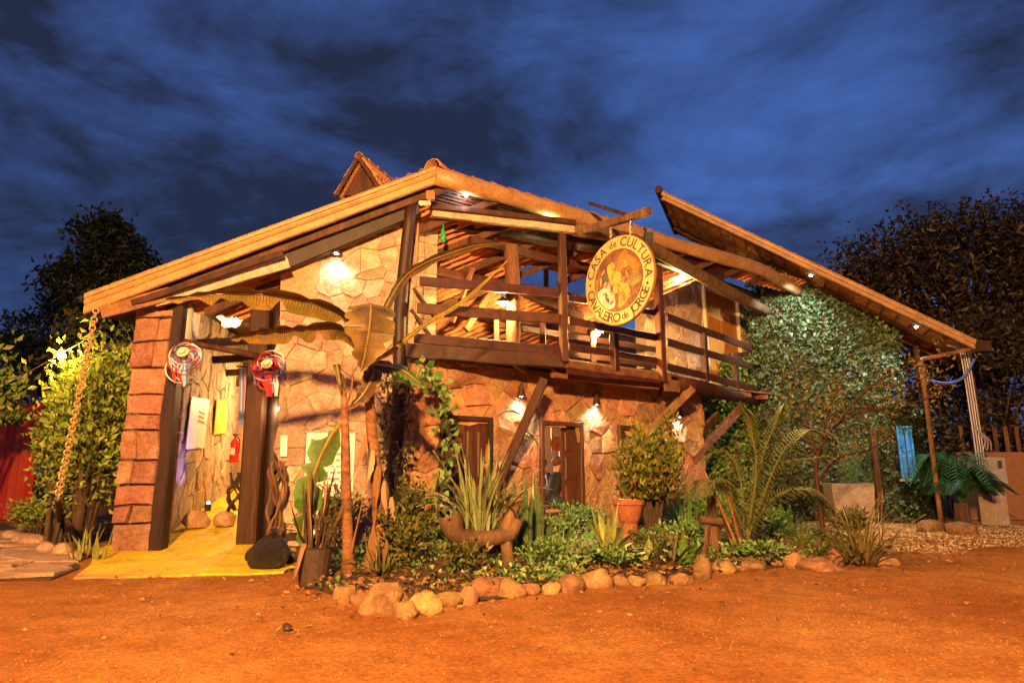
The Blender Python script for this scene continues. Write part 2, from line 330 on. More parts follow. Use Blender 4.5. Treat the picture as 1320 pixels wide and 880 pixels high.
pebblemat('pebble', [(0.20,0.075,0.02),(0.36,0.15,0.05),(0.46,0.21,0.07),(0.28,0.11,0.032)])
pebblemat('pebble_pale', [(0.34,0.25,0.14),(0.52,0.40,0.24),(0.62,0.50,0.33),(0.42,0.30,0.16)])

# ---------------------------------------------------------------- leaf clouds, blades, rocks
def leaves(name, P, D, size, m, parent=None, wid=0.5, kind='stuff', at=None, fold=0.25):
    """P points, D directions (numpy n x 3), one folded leaf of two triangles pairs at each"""
    P = np.asarray(P); D = np.asarray(D); n = len(P)
    D = D / (np.linalg.norm(D, axis=1, keepdims=True) + 1e-9)
    R = RNG.normal(size=(n, 3)); S = np.cross(D, R); S /= (np.linalg.norm(S, axis=1, keepdims=True) + 1e-9); U = np.cross(S, D)
    sz_ = (size * RNG.uniform(0.6, 1.35, n))[:, None]
    b = P; tip = P + D * sz_; mid = P + D * sz_ * 0.45
    a = mid + S * sz_ * wid * 0.5 + U * sz_ * fold; c = mid - S * sz_ * wid * 0.5 + U * sz_ * fold
    V = np.stack([b, a, tip, c], 1).reshape(-1, 3); i = np.arange(n)[:, None] * 4
    Fq = np.concatenate([i + np.array([[0, 1, 2]]), i + np.array([[0, 2, 3]])], 1).reshape(-1, 3)
    return npmesh(name, V, Fq, m, parent, kind=kind, at=at)
def rdir(n, up=0.0):
    d = RNG.normal(size=(n, 3)); d[:, 2] += up; return d
def blade(mb, pts, width, fold=0.15, prof=None, tear=0.0, side=None):
    """long leaf along a centre line; prof(t) in 0..1 gives the half width"""
    pts = [Vector(p) for p in pts]; n = len(pts); vs = []; fs = []
    prof = prof or (lambda t: min(1, t * 5 + 0.25) * (1 - t ** 3) )
    for i, p in enumerate(pts):
        t = i / (n - 1); d = (pts[min(i+1, n-1)] - pts[max(i-1, 0)]).normalized()
        s = (side - d * side.dot(d)).normalized() if side is not None else d.cross(Vector((0, 0, 1)))
        if s.length < 0.1: s = Vector((1, 0, 0))
        s.normalize(); u = s.cross(d).normalized()
        if u.z < 0: u = -u
        hw = width * 0.5 * max(0.02, prof(t))
        k1, k2 = [1 - (tear * random.uniform(1.0, 1.9) if tear and random.random() < .24 else tear * .12 * random.random()) for _ in (0, 1)]; k1 = max(.08, k1); k2 = max(.08, k2)
        vs += [p + s * hw * k1 - u * hw * fold * k1, p + u * 0.004, p - s * hw * k2 - u * hw * fold * k2]
    for i in range(n - 1):
        a = i * 3; fs += [(a, a+1, a+4, a+3), (a+1, a+2, a+5, a+4)]
    return mb.add(vs, fs)
def arc(p, d, L_, droop, n=9):
    """curve leaving p along d, length L_, bending down"""
    q = Vector(p); d = Vector(d).normalized(); o_ = [q.copy()]
    for i in range(n - 1):
        q = q + d * (L_ / (n - 1)); o_.append(q.copy()); d = (d + Vector((0, 0, -droop / (n - 1)))).normalized()
    return o_
def smooth_path(pts, n=10):
    """Catmull-Rom through points"""
    P = [Vector(p) for p in pts]; P = [P[0]*2 - P[1]] + P + [P[-1]*2 - P[-2]]; o_ = []
    segs = len(P) - 3
    for k in range(n):
        t = k / (n - 1) * segs; i = min(int(t), segs - 1); t -= i; a, b, c, d = P[i:i+4]
        o_.append(0.5 * ((2*b) + (c-a)*t + (2*a-5*b+4*c-d)*t*t + (3*b-a-3*c+d)*t**3))
    return o_
ICO = {}
def ico(sub):
    if sub not in ICO:
        bm = bmesh.new(); bmesh.ops.create_icosphere(bm, subdivisions=sub, radius=1)
        bm.verts.ensure_lookup_table(); ICO[sub] = ([v.co.copy() for v in bm.verts], [tuple(v.index for v in f.verts) for f in bm.faces]); bm.free()
    return ICO[sub]
def rockmesh(c, r, seed, rough=0.35, sub=2, flat=0.8):
    V, Fc = ico(sub); mb = MB(); a = random.random() * 6.28; Rm = Matrix.Rotation(a, 3, 'Z'); o_ = Vector((seed * 3.7, seed * 1.3, seed * 0.7)); vs = []
    for v in V:
        k = 1 + rough * noise.noise(v * 1.1 + o_) + rough * 0.45 * noise.noise(v * 2.6 + o_) + rough * 0.2 * noise.noise(v * 6 + o_)
        q = v * k; q = Vector((q.x * r[0], q.y * r[1], q.z * r[2])); q.z = max(q.z, -r[2] * 0.55)
        vs.append(Rm @ q + Vector(c))
    mb.add(vs, Fc); return mb
# ================================================================ GROUND
def ramp_z(Y): return 0.004 + 0.014 * min(1, max(0, (Y - 8.2) / .6)) + 0.085 * max(0, Y - 10.0)
def ground_sheet():
    xs = np.concatenate([[-900, -300, -80, -40], np.linspace(-22, 24, 116), [45, 90, 300, 900]])
    ys = np.concatenate([[-900, -200, -40, -12], np.linspace(-4, 26, 101), [40, 70, 150, 400, 1200]])
    V = []
    for y in ys:
        for x in xs:
            z = 0.0
            if -22 < x < 24 and -4 < y < 26:
                f = min(1, (26 - y) / 4, (y + 4) / 4, (x + 22) / 4, (24 - x) / 4)
                f *= 0.12 if (-9.5 < x < -2.5 and 7.6 < y < 11.5) else 1
                z = f * (0.030 * noise.noise(Vector((x * 0.7, y * 0.7, 0))) + 0.014 * noise.noise(Vector((x * 2.3, y * 2.3, 5))))
            V.append((x, y, z - 0.02))
    nx, ny = len(xs), len(ys); i, j = np.meshgrid(np.arange(nx - 1), np.arange(ny - 1)); k = (j * nx + i).ravel()
    o = npmesh('ground', V, np.stack([k, k + 1, k + 1 + nx, k + nx], 1), 'dirt', smooth=True, at=(0, 0, 0)); o['kind'] = 'structure'
ground_sheet()

def loose_gravel(name, n, area, smin, smax, m, label, test=None):
    V0 = np.array([[1,0,0],[-1,0,0],[0,1,0],[0,-1,0],[0,0,1],[0,0,-1]], float)
    F0 = np.array([[0,2,4],[2,1,4],[1,3,4],[3,0,4],[2,0,5],[1,2,5],[3,1,5],[0,3,5]])
    P = np.stack([RNG.uniform(area[0], area[1], n), RNG.uniform(area[2], area[3], n), np.zeros(n)], 1)
    if test is not None: P = P[[test(p) for p in P]]
    n = len(P); s = smin * (smax / smin) ** (RNG.uniform(0, 1, n) ** 2.2)
    for q in range(n): P[q, 2] = 0.030 * noise.noise(Vector((P[q,0] * 0.7, P[q,1] * 0.7, 0))) + 0.014 * noise.noise(Vector((P[q,0]*2.3, P[q,1]*2.3, 5))) - 0.02 + s[q] * 0.15
    V = V0[None] * (s[:, None, None] * RNG.uniform(0.55, 1.15, (n, 6, 1))) * np.array([1, 1, 0.6])
    a = RNG.uniform(0, 6.28, n); c_, s_ = np.cos(a)[:, None], np.sin(a)[:, None]
    X = V[..., 0] * c_ - V[..., 1] * s_; Y = V[..., 0] * s_ + V[..., 1] * c_
    V = np.stack([X, Y, V[..., 2]], -1) + P[:, None]; Fq = (F0[None] + (np.arange(n) * 6)[:, None, None]).reshape(-1, 3)
    o = npmesh(name, V.reshape(-1, 3), Fq, m, kind='stuff', at=(0, 0, 0)); tag(o, label, 'gravel')
BEDX = [(-2.55, 8.3), (-2.1, 7.2), (-1.2, 6.4), (-0.3, 6.9), (0.6, 7.4), (1.6, 7.9), (2.6, 8.5), (3.6, 9.2), (4.6, 9.4), (5.2, 10.0)]
def in_front(p):
    # yard side of the garden bed
    x, y = p[0], p[1]
    if x < -2.55: return y < 8.2 + .17 * max(0, x + 5.3)
    if x > 5.2: return True
    for (a, b) in zip(BEDX, BEDX[1:]):
        if a[0] <= x <= b[0]: return y < a[1] + (b[1] - a[1]) * (x - a[0]) / (b[0] - a[0])
    return True
loose_gravel('loose_gravel', 60000, (-6.5, 8, 2.4, 11.5), 0.0045, 0.015, 'pebble', 'loose orange gravel scattered over the dirt yard', lambda p: in_front(p) and noise.noise(Vector((p[0] * .8, p[1] * .8, 3))) + .5 * noise.noise(Vector((p[0] * 3, p[1] * 3, 8))) > random.uniform(-.5, .45))
loose_gravel('yard_stones', 130, (-6, 8, 3.2, 11), 0.012, 0.035, 'pebble', 'few larger stones lying about the dirt yard', in_front)
loose_gravel('pale_gravel', 9000, (5.4, 12.5, 10.6, 16.8), 0.012, 0.035, 'pebble_pale', 'pale yellowish gravel strip beside the vine covered wall',
             lambda p: p[1] < 16.8 - 0.2 * abs(p[0] - 9) and p[1] > 10.4 + 0.62 * max(0, p[0] - 6.4) - 0.2 * math.sin(p[0] * 3))

# yellow painted entrance floor: apron and ramp
mb = MB(); rows = []
edge = [(8.22, -5.25, -2.9), (8.6, -5.42, -2.85), (9.2, -5.68, -2.75), (9.9, -6.1, -2.75), (10.5, -6.5, -2.75), (11.3, -6.4, -3.2), (13, -6.9, -3.4), (15.5, -7.5, -3.6), (18, -8.2, -3.8), (21, -9.2, -4)]
for (y, x0, x1) in edge: rows.append([Vector((x0 + (x1 - x0) * k / 10, y + 0.02 * math.sin(k * 1.3) + (0.45 * (k / 10) + .03 * math.sin(k * 2.1) if y < 8.4 else .3 * (k / 10) if y < 8.8 else 0), ramp_z(y))) for k in range(11)])
vs = [v for r in rows for v in r]; nv = len(vs)
mb.add(vs, [(j*11+i, j*11+i+1, j*11+12+i, j*11+11+i) for j in range(len(rows)-1) for i in range(10)])
mb.add([rows[0][k] for k in range(11)] + [rows[0][k] + Vector((0, -0.04, -0.04)) for k in range(11)], [(k, k+1, 12+k, 11+k) for k in range(10)])
mb.build('entrance_floor', 'ochre', kind='structure', at=(-4, 9, 0))

# flagstone path on the left, stones bedded in earth
def clip(poly, n, d):
    """keep the side n.p <= d of a 2D polygon"""
    o_ = []
    for i in range(len(poly)):
        a, b = poly[i], poly[(i + 1) % len(poly)]; da = n[0]*a[0] + n[1]*a[1] - d; db = n[0]*b[0] + n[1]*b[1] - d
        if da <= 0: o_.append(a)
        if (da < 0 < db) or (db < 0 < da):
            t = da / (da - db); o_.append((a[0] + (b[0]-a[0])*t, a[1] + (b[1]-a[1])*t))
    return o_
def area(p): return 0.5 * sum(p[i][0]*p[(i+1)%len(p)][1] - p[(i+1)%len(p)][0]*p[i][1] for i in range(len(p)))
def voronoi(outline, size, gap, seed, aspect=1.0, relax=1):
    rnd = random.Random(seed); xs = [p[0] for p in outline]; ys = [p[1] for p in outline]
    if area(outline) < 0: outline = outline[::-1]
    def inside(p):
        return all((b[0]-a[0])*(p[1]-a[1]) - (b[1]-a[1])*(p[0]-a[0]) >= 0 for a, b in zip(outline, outline[1:] + outline[:1]))
    S = []; y = min(ys); row = 0
    while y < max(ys) + size:
        x = min(xs) - size * aspect + (row % 2) * size * aspect * 0.5
        while x < max(xs) + size * aspect:
            p = (x + rnd.uniform(-.38, .38) * size * aspect, y + rnd.uniform(-.38, .38) * size); S.append(p)
            x += size * aspect * rnd.choice((0.75, 1, 1, 1.3))
        y += size; row += 1
    cells = []
    for i, s in enumerate(S):
        poly = list(outline)
        for j, q in enumerate(S):
            if i == j: continue
            dx, dy = q[0]-s[0], q[1]-s[1]; d2 = dx*dx + dy*dy
            if d2 > (size * aspect * 4.5) ** 2: continue
            ln = math.sqrt(d2); poly = clip(poly, (dx/ln, dy/ln), (dx*(s[0]+q[0])/2 + dy*(s[1]+q[1])/2)/ln - gap/2)
            if len(poly) < 3: break
        if len(poly) >= 3 and abs(area(poly)) > 0.12 * size * size: cells.append(poly)
    return cells
def cut_rects(cells, rects, amin):
    for (x0, z0, x1, z1) in rects:
        nxt = []
        for c in cells:
            cx = [p[0] for p in c]; cz = [p[1] for p in c]
            if max(cx) <= x0 or min(cx) >= x1 or max(cz) <= z0 or min(cz) >= z1: nxt.append(c); continue
            rest = c
            for (n_, d_) in (((1, 0), x0), ((-1, 0), -x1), ((0, 1), z0), ((0, -1), -z1)):
                a = clip(rest, n_, d_); rest = clip(rest, (-n_[0], -n_[1]), -d_) if len(rest) >= 3 else []
                if len(a) >= 3 and abs(area(a)) > amin: nxt.append(a)
                if len(rest) < 3: break
        cells = nxt
    return cells
def stone_piece(cell, w, depth, warp, parent, m, name='stone', seed=0, rough=0.3):
    pts = []
    for a, b in zip(cell, cell[1:] + cell[:1]):
        L_ = math.hypot(b[0]-a[0], b[1]-a[1]); k = max(1, int(L_ / 0.2))
        for i in range(k): pts.append((a[0]+(b[0]-a[0])*i/k, a[1]+(b[1]-a[1])*i/k))
    if warp:
        pts = [(p[0] + warp*noise.noise(Vector((p[0]*3.1, p[1]*3.1, 1.5))), p[1] + warp*noise.noise(Vector((p[0]*3.1, p[1]*3.1, 9.5)))) for p in pts]
    n = len(pts); cx = sum(p[0] for p in pts)/n; cz = sum(p[1] for p in pts)/n
    dd = depth * random.uniform(1 - rough, 1 + rough); tx, tz = random.uniform(-1, 1)*rough*0.12, random.uniform(-1, 1)*rough*0.12
    rings = [(1.0, 0.0), (1.0, 0.55), (0.93, 0.95), (0.55, 1.0)]; vs = []; am = depth * rough
    for (k, h) in rings:
        for p in pts:
            x = cx + (p[0]-cx)*k; z = cz + (p[1]-cz)*k; vs.append(w(x, z, h*(dd + (x-cx)*tx + (z-cz)*tz) + ((0.006 + am * .7)*noise.noise(Vector((x*7, z*7, 3 + seed))) if h > 0.5 else 0)))
    vs.append(w(cx, cz, dd + random.uniform(0, 0.012)))
    fs = [(r*n+i, r*n+(i+1)%n, (r+1)*n+(i+1)%n, (r+1)*n+i) for r in range(3) for i in range(n)] + [(3*n+i, 3*n+(i+1)%n, 4*n) for i in range(n)]
    return MB().add(vs, fs).build(name, m, parent)
def flat_w(z0):
    return lambda x, y, h: Vector((x, y, z0 + h))
mb = MB(); pathpoly = [(-9.9, 7.9), (-5.45, 8.1), (-5.7, 9.0), (-6.5, 10.2), (-8.3, 12.2), (-12.5, 16.6), (-13.5, 12.5), (-11.0, 9.3)]
mb.poly([Vector((x, y, -0.03)) for (x, y) in pathpoly], (0, 0, 0.035)); path = mb.build('stone_path', 'soil', kind='structure')
for c in voronoi([(-9.9, 7.95), (-5.5, 8.15), (-5.75, 9.0), (-6.45, 10.1), (-8.2, 12.0), (-10.6, 14.6), (-11.5, 12.0), (-10.6, 9.2)], 0.62, 0.05, 3): stone_piece(c, flat_w(0.005), 0.035, 0.06, path, 'flag', 'paving_stone')

# garden bed soil (slightly mounded)
def bed():
    V = []; Fq = []
    back = [(-2.9, 10.6), (-2.2, 10.9), (-1.3, 11.5), (-0.2, 12.3), (0.9, 13.2), (2.0, 14.0), (3.2, 14.9), (4.6, 15.4), (6.0, 14.6), (6.4, 13.4)]
    n = 8
    for (a, b) in zip(BEDX, back):
        for k in range(n):
            t = k / (n - 1); x = a[0]+(b[0]-a[0])*t; y = a[1]+(b[1]-a[1])*t
            V.append((x, y, -0.03 + 0.13*math.sin(min(1, t*2.5)*PI/2) + 0.04*noise.noise(Vector((x*1.7, y*1.7, 2)))))
    for i in range(len(BEDX)-1):
        for k in range(n-1): Fq.append((i*n+k, i*n+k+1, (i+1)*n+k+1, (i+1)*n+k))
    o = npmesh('garden_bed', V, Fq, 'soil', smooth=True); o['kind'] = 'structure'
bed()
def bedz(x, y): return 0.09

# ================================================================ STONE HOUSE
C0 = (-1.84, 11.23)
W0 = VPlane(C0, (-5.9, 10.5)); W1 = VPlane(C0, (C0[0] + 0.793, C0[1] + 0.609))
P0 = Vector((-1.80, 11.0, 0)); P1 = Vector((0.97, 12.15, 0)); P2 = Vector((3.45, 14.15, 0)); P3 = Vector((7.6, 19.0, 0))
S1 = VPlane(P0, P1); S2 = VPlane(P1, P2); S3 = VPlane(P2, P3)
FZ = 3.3
house = thing('stone_house', (C0[0], C0[1], 0), 'two storey flagstone house with timber balcony under a sloping tiled roof', 'house')
def wall_slab(plane, outl, rects, thick, name, m='mortar'):
    cells = cut_rects([outl if area(outl) > 0 else outl[::-1]], rects, 0.0); mb = MB()
    for c in cells: mb.poly([plane.w(a, z, -thick) for (a, z) in c], plane.n * thick)
    return mb.build(name, m, house)
def stone_wall(plane, outl, rects, thick, name, size, gap, depth, warp, m, seed, aspect=1.15, rough=0.35):
    wl = wall_slab(plane, outl, rects, thick, name)
    for c in cut_rects(voronoi(outl, size, gap, seed, aspect), rects, 0.012): stone_piece(c, plane.w, depth, warp, wl, m, rough=rough)
    return wl
# gable wall beside the entrance
o0 = [W0.sz(*p) for p in [(522, 716), (541, 262), (362, 338), (357, 708)]]; o0 = [(a, max(0.02, z)) for a, z in o0]
stone_wall(W0, o0, [], 0.35, 'gable_wall', 0.31, 0.006, 0.03, 0.15, 'stone_wall', 11, 1.2, 0.45)
# plastered corner strip on the gable wall
mb = MB(); mb.poly([W0.p(x, y, 0.055) for (x, y) in [(362, 344), (410, 325), (410, 392), (388, 402), (362, 400)]], W0.n * 0.02); mb.build('plaster_patch', 'plaster', house)
# lower front wall with a door and two windows
def rect(plane, x0, y0, x1, y1):
    a = plane.sz(x0, y0); b = plane.sz(x1, y1); return (min(a[0], b[0]), min(a[1], b[1]), max(a[0], b[0]), max(a[1], b[1]))
d1 = rect(W1, 570, 538, 628, 690); d1 = (d1[0], 0.05, d1[2], 2.15)
w1 = rect(W1, 697, 546, 747, 657); w1 = (w1[0], w1[1], w1[2], 2.15)
w2 = rect(W1, 797, 552, 824, 640); w2 = (w2[0], w2[1], w2[2], 2.15)
Llen = W1.sz(906, 560)[0]
fw = stone_wall(W1, [(0.0, 0.02), (Llen, 0.02), (Llen, 3.23), (0.0, 3.23)], [d1, w1, w2], 0.35, 'front_wall', 0.36, 0.008, 0.045, 0.16, 'stone_rough', 23, 1.35, 0.7)
# right end return of the lower wall and the wall behind the plants
end = W1.w(Llen, 0); R1 = VPlane((end.x, end.y), (end.x - 0.609 * 3.5, end.y + 0.793 * 3.5))
mb = MB(); mb.poly([Vector((end.x, end.y, 0)), Vector((end.x - 2.1, end.y + 2.8, 0)), Vector((end.x - 2.1, end.y + 2.8, 3.12)), Vector((end.x, end.y, 3.12))], (-0.25, -0.19, 0)); mb.build('side_wall', 'plaster', house)

# ---- joinery of the lower wall
def panel_leaf(plane, x0, z0, x1, z1, off, parent, m='door_wood', cols=1, rows=((0.08, 0.45), (0.52, 0.92)), name='leaf'):
    mb = MB(); t = 0.045; mb.poly([plane.w(a, z, off - t) for a, z in ((x0, z0), (x1, z0), (x1, z1), (x0, z1))], plane.n * t)
    o = mb.build(name, m, parent); W_ = (x1 - x0) / cols; H = z1 - z0
    for c in range(cols):
        for (ra, rb) in rows:
            a0, a1 = x0 + W_*(c+0.16), x0 + W_*(c+0.84); b0, b1 = z0 + H*ra, z0 + H*rb; e = 0.025
            mb = MB(); vs = [plane.w(a, z, off + 0.001) for a, z in ((a0, b0), (a1, b0), (a1, b1), (a0, b1))] + [plane.w(a, z, off + 0.02) for a, z in ((a0+e, b0+e), (a1-e, b0+e), (a1-e, b1-e), (a0+e, b1-e))]
            mb.add(vs, [(4,5,6,7), (0,1,5,4), (1,2,6,5), (2,3,7,6), (3,0,4,7)]); mb.build('panel', m, o)
    return o
def frame(plane, r, wdt, off, depth, parent, m='brown_wood', sill=True, name='frame'):
    mb = MB(); x0, z0, x1, z1 = r
    mb.bar(plane.w(x0 - wdt/2 + .02, z0, off), plane.w(x0 - wdt/2 + .02, z1 + wdt, off), wdt, depth, plane.n)
    mb.bar(plane.w(x1 + wdt/2 - .02, z0, off), plane.w(x1 + wdt/2 - .02, z1 + wdt, off), wdt, depth, plane.n)
    mb.bar(plane.w(x0 + .02, z1 + wdt/2, off - 0.003), plane.w(x1 - .02, z1 + wdt/2, off - 0.003), wdt, depth, plane.n)
    if sill: mb.bar(plane.w(x0 + .02, z0 - .03, off + 0.01), plane.w(x1 - .02, z0 - .03, off + 0.01), depth + 0.06, 0.05)
    return mb.build(name, m, parent)
dr = frame(W1, d1, 0.09, 0.01, 0.16, house, name='door')
mid = (d1[0] + d1[2]) / 2
panel_leaf(W1, d1[0] + .02, 0.06, mid - .004, 2.14, -0.02, dr, cols=2, name='door_leaf'); panel_leaf(W1, mid + .004, 0.06, d1[2] - .02, 2.14, -0.02, dr, cols=2, name='door_leaf')
wn = frame(W1, w1, 0.09, 0.01, 0.2, house, name='window', m='door_wood')
xs_ = w1[0] + (w1[2] - w1[0]) * 0.62
panel_leaf(W1, xs_, w1[1], w1[2] - .02, w1[3] - .01, -0.06, wn, name='shutter', rows=((0.06, 0.3), (0.36, 0.64), (0.7, 0.94)))
wn2 = frame(W1, w2, 0.09, 0.01, 0.2, house, name='window', m='door_wood'); mid = (w2[0] + w2[2]) / 2
panel_leaf(W1, w2[0] + .02, w2[1], mid - .004, w2[3] - .01, -0.04, wn2, name='shutter'); panel_leaf(W1, mid + .004, w2[1], w2[2] - .02, w2[3] - .01, -0.04, wn2, name='shutter')

# ---- room behind the lower wall (back wall, floor, side) so that the openings look into something
def W1p(a, back, z): return W1.w(a, z, -back)
mb = MB(); mb.poly([W1p(-0.0, 4.2, 0), W1p(Llen, 4.2, 0), W1p(Llen, 4.2, 3.1), W1p(0, 4.2, 3.1)], W1.n * -0.2); mb.build('back_wall', 'orange_wall', house)
mb = MB(); mb.poly([W1p(0.1, 0.36, 0.16), W1p(Llen - .3, 0.36, 0.16), W1p(Llen - .3, 4.15, 0.16), W1p(0.1, 4.15, 0.16)], (0, 0, -0.1)); mb.build('room_floor', 'concrete', house)

# ---- corner pillar return: painted blocks beside the corner post, upper floor
Bk = VPlane(C0, (C0[0] + 0.793, C0[1] + 0.609))
mb = MB(); mb.poly([Bk.w(0.06, 3.36, -0.10), Bk.w(0.62, 3.36, -0.10), Bk.w(0.62, 5.72, -0.10), Bk.w(0.06, 5.85, -0.10)], Bk.n * -0.2); pil = mb.build('corner_pier', 'mortar', house)
for r in range(8):
    for c in range(2):
        z0 = 3.38 + r * 0.29; a0 = 0.07 + c * 0.28
        mb = MB(); mb.poly([Bk.w(a, z, -0.099) for a, z in ((a0, z0), (a0 + .265, z0), (a0 + .265, z0 + .275), (a0, z0 + .275))], Bk.n * 0.02); mb.build('block', 'stone_wall', pil)

# ---- balcony
def lift(p, z): return Vector((p.x, p.y, z))
BACK = [W1.w(0.1, 0, -0.0), W1.w(4.0, 0), W1.w(Llen, 0), W1.w(Llen + 3.6, 0, 0.35)]
mb = MB()
def plank(a, b, c, d, z, t=0.05):
    return MB().poly([lift(a, z), lift(b, z), lift(c, z), lift(d, z)], (0, 0, t))
fronts = [P0, P1, P2, P3]
for k in range(3):
    a, b = fronts[k], fronts[k+1]; c, d = BACK[k+1], BACK[k]; nn = 7
    for i in range(nn):
        t0, t1 = i / nn, (i + 1) / nn - 0.006
        plank(a.lerp(d, t0), b.lerp(c, t0), b.lerp(c, t1), a.lerp(d, t1), FZ + 0.0 + random.uniform(0, .006)).build('floor_board', 'raw_wood', house)
# upper room floor behind
MB().poly([lift(BACK[0], FZ - 0.05), lift(BACK[2], FZ - 0.05), W1p(Llen, 5, FZ - 0.05), W1p(0, 5, FZ - 0.05)], (0, 0, 0.1)).build('upper_floor', 'brown_wood', house)
for k, (a, b, n_) in enumerate(((P0, P1, 4), (P1, P2, 5), (P2, P3, 5))):
    c, d = BACK[k+1], BACK[k]
    for i in range(n_):
        t = (i + 0.6) / n_; f = a.lerp(b, t); g = d.lerp(c, t)
        MB().bar(lift(f + (g - f) * 0.07, FZ - 0.075), lift(g, FZ - 0.075), 0.09, 0.13).build('joist', 'raw_wood', house)
# edge beams
MB().bar(lift(P0, FZ - 0.02) + Vector((-.1, -.04, 0)), lift(P1, FZ - 0.02), 0.10, 0.25, jit=0.012, n=8).build('edge_beam', 'rail_wood', house)
MB().bar(lift(P1, FZ - 0.06) + Vector((.05, .05, 0)), lift(P2, FZ - 0.06), 0.10, 0.16, jit=0.006, n=6).build('edge_beam', 'raw_wood', house)
q0 = P2.lerp(P3, 0.07); q1 = P2.lerp(P3, 0.98)
MB().tube([lift(q0.lerp(q1, i/8), FZ - 0.12 + 0.02*math.sin(i*1.2)) for i in range(9)], [0.16, .155, .165, .16, .15, .155, .15, .15, .145], 12, 0.03).build('edge_beam', 'brown_wood', house, smooth=True)
MB().bar(lift(P1, FZ - 0.24) + Vector((-.2, .2, 0)), lift(P2, FZ - 0.24) + Vector((-.25, .1, 0)), 0.10, 0.12).build('under_beam', 'raw_wood', house)
# rails
def rail(plane, xa, ya, xb, yb, h_, m='rail_wood', wd=0.055, off=0.0, n=6):
    a = plane.p(xa, ya, off); b = plane.p(xb, yb, off); return MB().bar(a, b, wd, h_, jit=0.006, n=n).build('rail', m, house)
rail(S1, 541, 362, 730, 378, 0.17); rail(S1, 538, 397, 730, 412, 0.19); rail(S1, 534, 436, 729, 452, 0.17)
for (xa, ya, xb, yb, h_) in [(732, 384, 856, 405, .12), (733, 413, 852, 436, .15), (733, 447, 852, 466, .14), (732, 478, 853, 491, .11)]: rail(S2, xa, ya, xb, yb, h_)
for (xa, ya, xb, yb, h_) in [(859, 408, 986, 455, .18), (859, 440, 986, 477, .17), (859, 472, 988, 505, .16)]: rail(S3, xa, ya, xb, yb, h_)
# posts
def logpost(pts, rad, m, name='post', seg=10, jit=0.04): return MB().tube(smooth_path(pts, 14), [rad[0] + (rad[1]-rad[0])*i/13 for i in range(14)], seg, jit).build(name, m, house, smooth=True)
S1b = VPlane(P0 + Vector((-.12, .02, 0)), P1)
zt = 5.95
logpost([Vector((-1.92, 10.98, 0.0)), Vector((-1.95, 10.97, 1.2)), Vector((-1.90, 10.97, 2.6)), Vector((-1.94, 10.95, 3.8)), Vector((-1.88, 10.96, 4.9)), Vector((-1.80, 10.93, zt))], (0.13, 0.105), 'dark_wood')
def sqpost(plane, xa, ya, xb, yb, wd, m='rail_wood', off=0.05, dpt=None):
    a = plane.p(xa, ya, off); b = plane.p(xb, yb, off); b = Vector((a.x, a.y, b.z)); up = plane.n
    return MB().bar(a, b, wd, dpt or wd, up, jit=0.004, n=5).build('post', m, house)
sqpost(S1, 727, 466, 731, 303, 0.14, 'brown_wood', 0.06); sqpost(S2, 854, 492, 851, 345, 0.17, 'brown_wood', 0.06)
for (xa, ya, yb) in ((793, 478, 430), (910, 492, 430), (950, 508, 456)): sqpost(S3 if xa > 860 else S2, xa, ya, xa - 1, yb, 0.15, 'rail_wood', 0.0)
a = S1.p(660, 470, -0.45); logpost([Vector((a.x, a.y, FZ)), Vector((a.x + .03, a.y, 4.2)), Vector((a.x - .02, a.y, 5.6))], (0.13, 0.15), 'weathered_wood')
for x_ in (700, 765, 640): a = S1.p(x_, 470, -1.1); MB().bar(lift(a, FZ + .05), lift(a, 4.35), 0.12, 0.12).build('post', 'rail_wood', house)
a = S1.p(640, 470, -1.1); b = S2.p(850, 470, -1.1)
for z_ in (3.75, 4.15): MB().bar(lift(a, z_), lift(b, z_), 0.06, 0.13, jit=.005, n=5).build('rail', 'rail_wood', house)
# end post wound with vine
a = S3.p(990, 505, 0.0); logpost([lift(a, FZ - .2), lift(a, 4.4), lift(a, 6.2)], (0.14, 0.12), 'dark_wood')
# knee braces
def brace(pa, pb, wd, hd, m): return MB().bar(pa, pb, wd, hd, jit=.004, n=4).build('brace', m, house)
brace(S1.p(702, 488, -0.06), W1.p(640, 628, 0.25), 0.13, 0.17, 'brown_wood')
brace(S2.p(893, 500, 0.02), W1.p(826, 566, 0.08), 0.12, 0.19, 'raw_wood')
MB().box(S2.p(866, 497, 0.03), (0.5, 0.05, 0.26), Matrix.Rotation(math.radians(38), 3, 'Z')).build('beam_end', 'raw_wood', house)
brace(S3.p(957, 524, -0.1), W1.p(893, 592, 0.05), 0.13, 0.2, 'raw_wood')
brace(S3.p(925, 535, -0.5), W1.p(868, 594, 0.02), 0.13, 0.2, 'brown_wood')
# diagonal sticks and green bottle by the pier
a = Bk.w(0.05, 4.45, 0.05); MB().bar(a, Bk.w(0.55, 3.95, 0.05), 0.06, 0.06).build('diagonal_stick', 'brown_wood', house)
MB().bar(Bk.w(0.02, 4.05, 0.05), Bk.w(0.6, 3.45, 0.05), 0.06, 0.06).build('diagonal_stick', 'brown_wood', house)

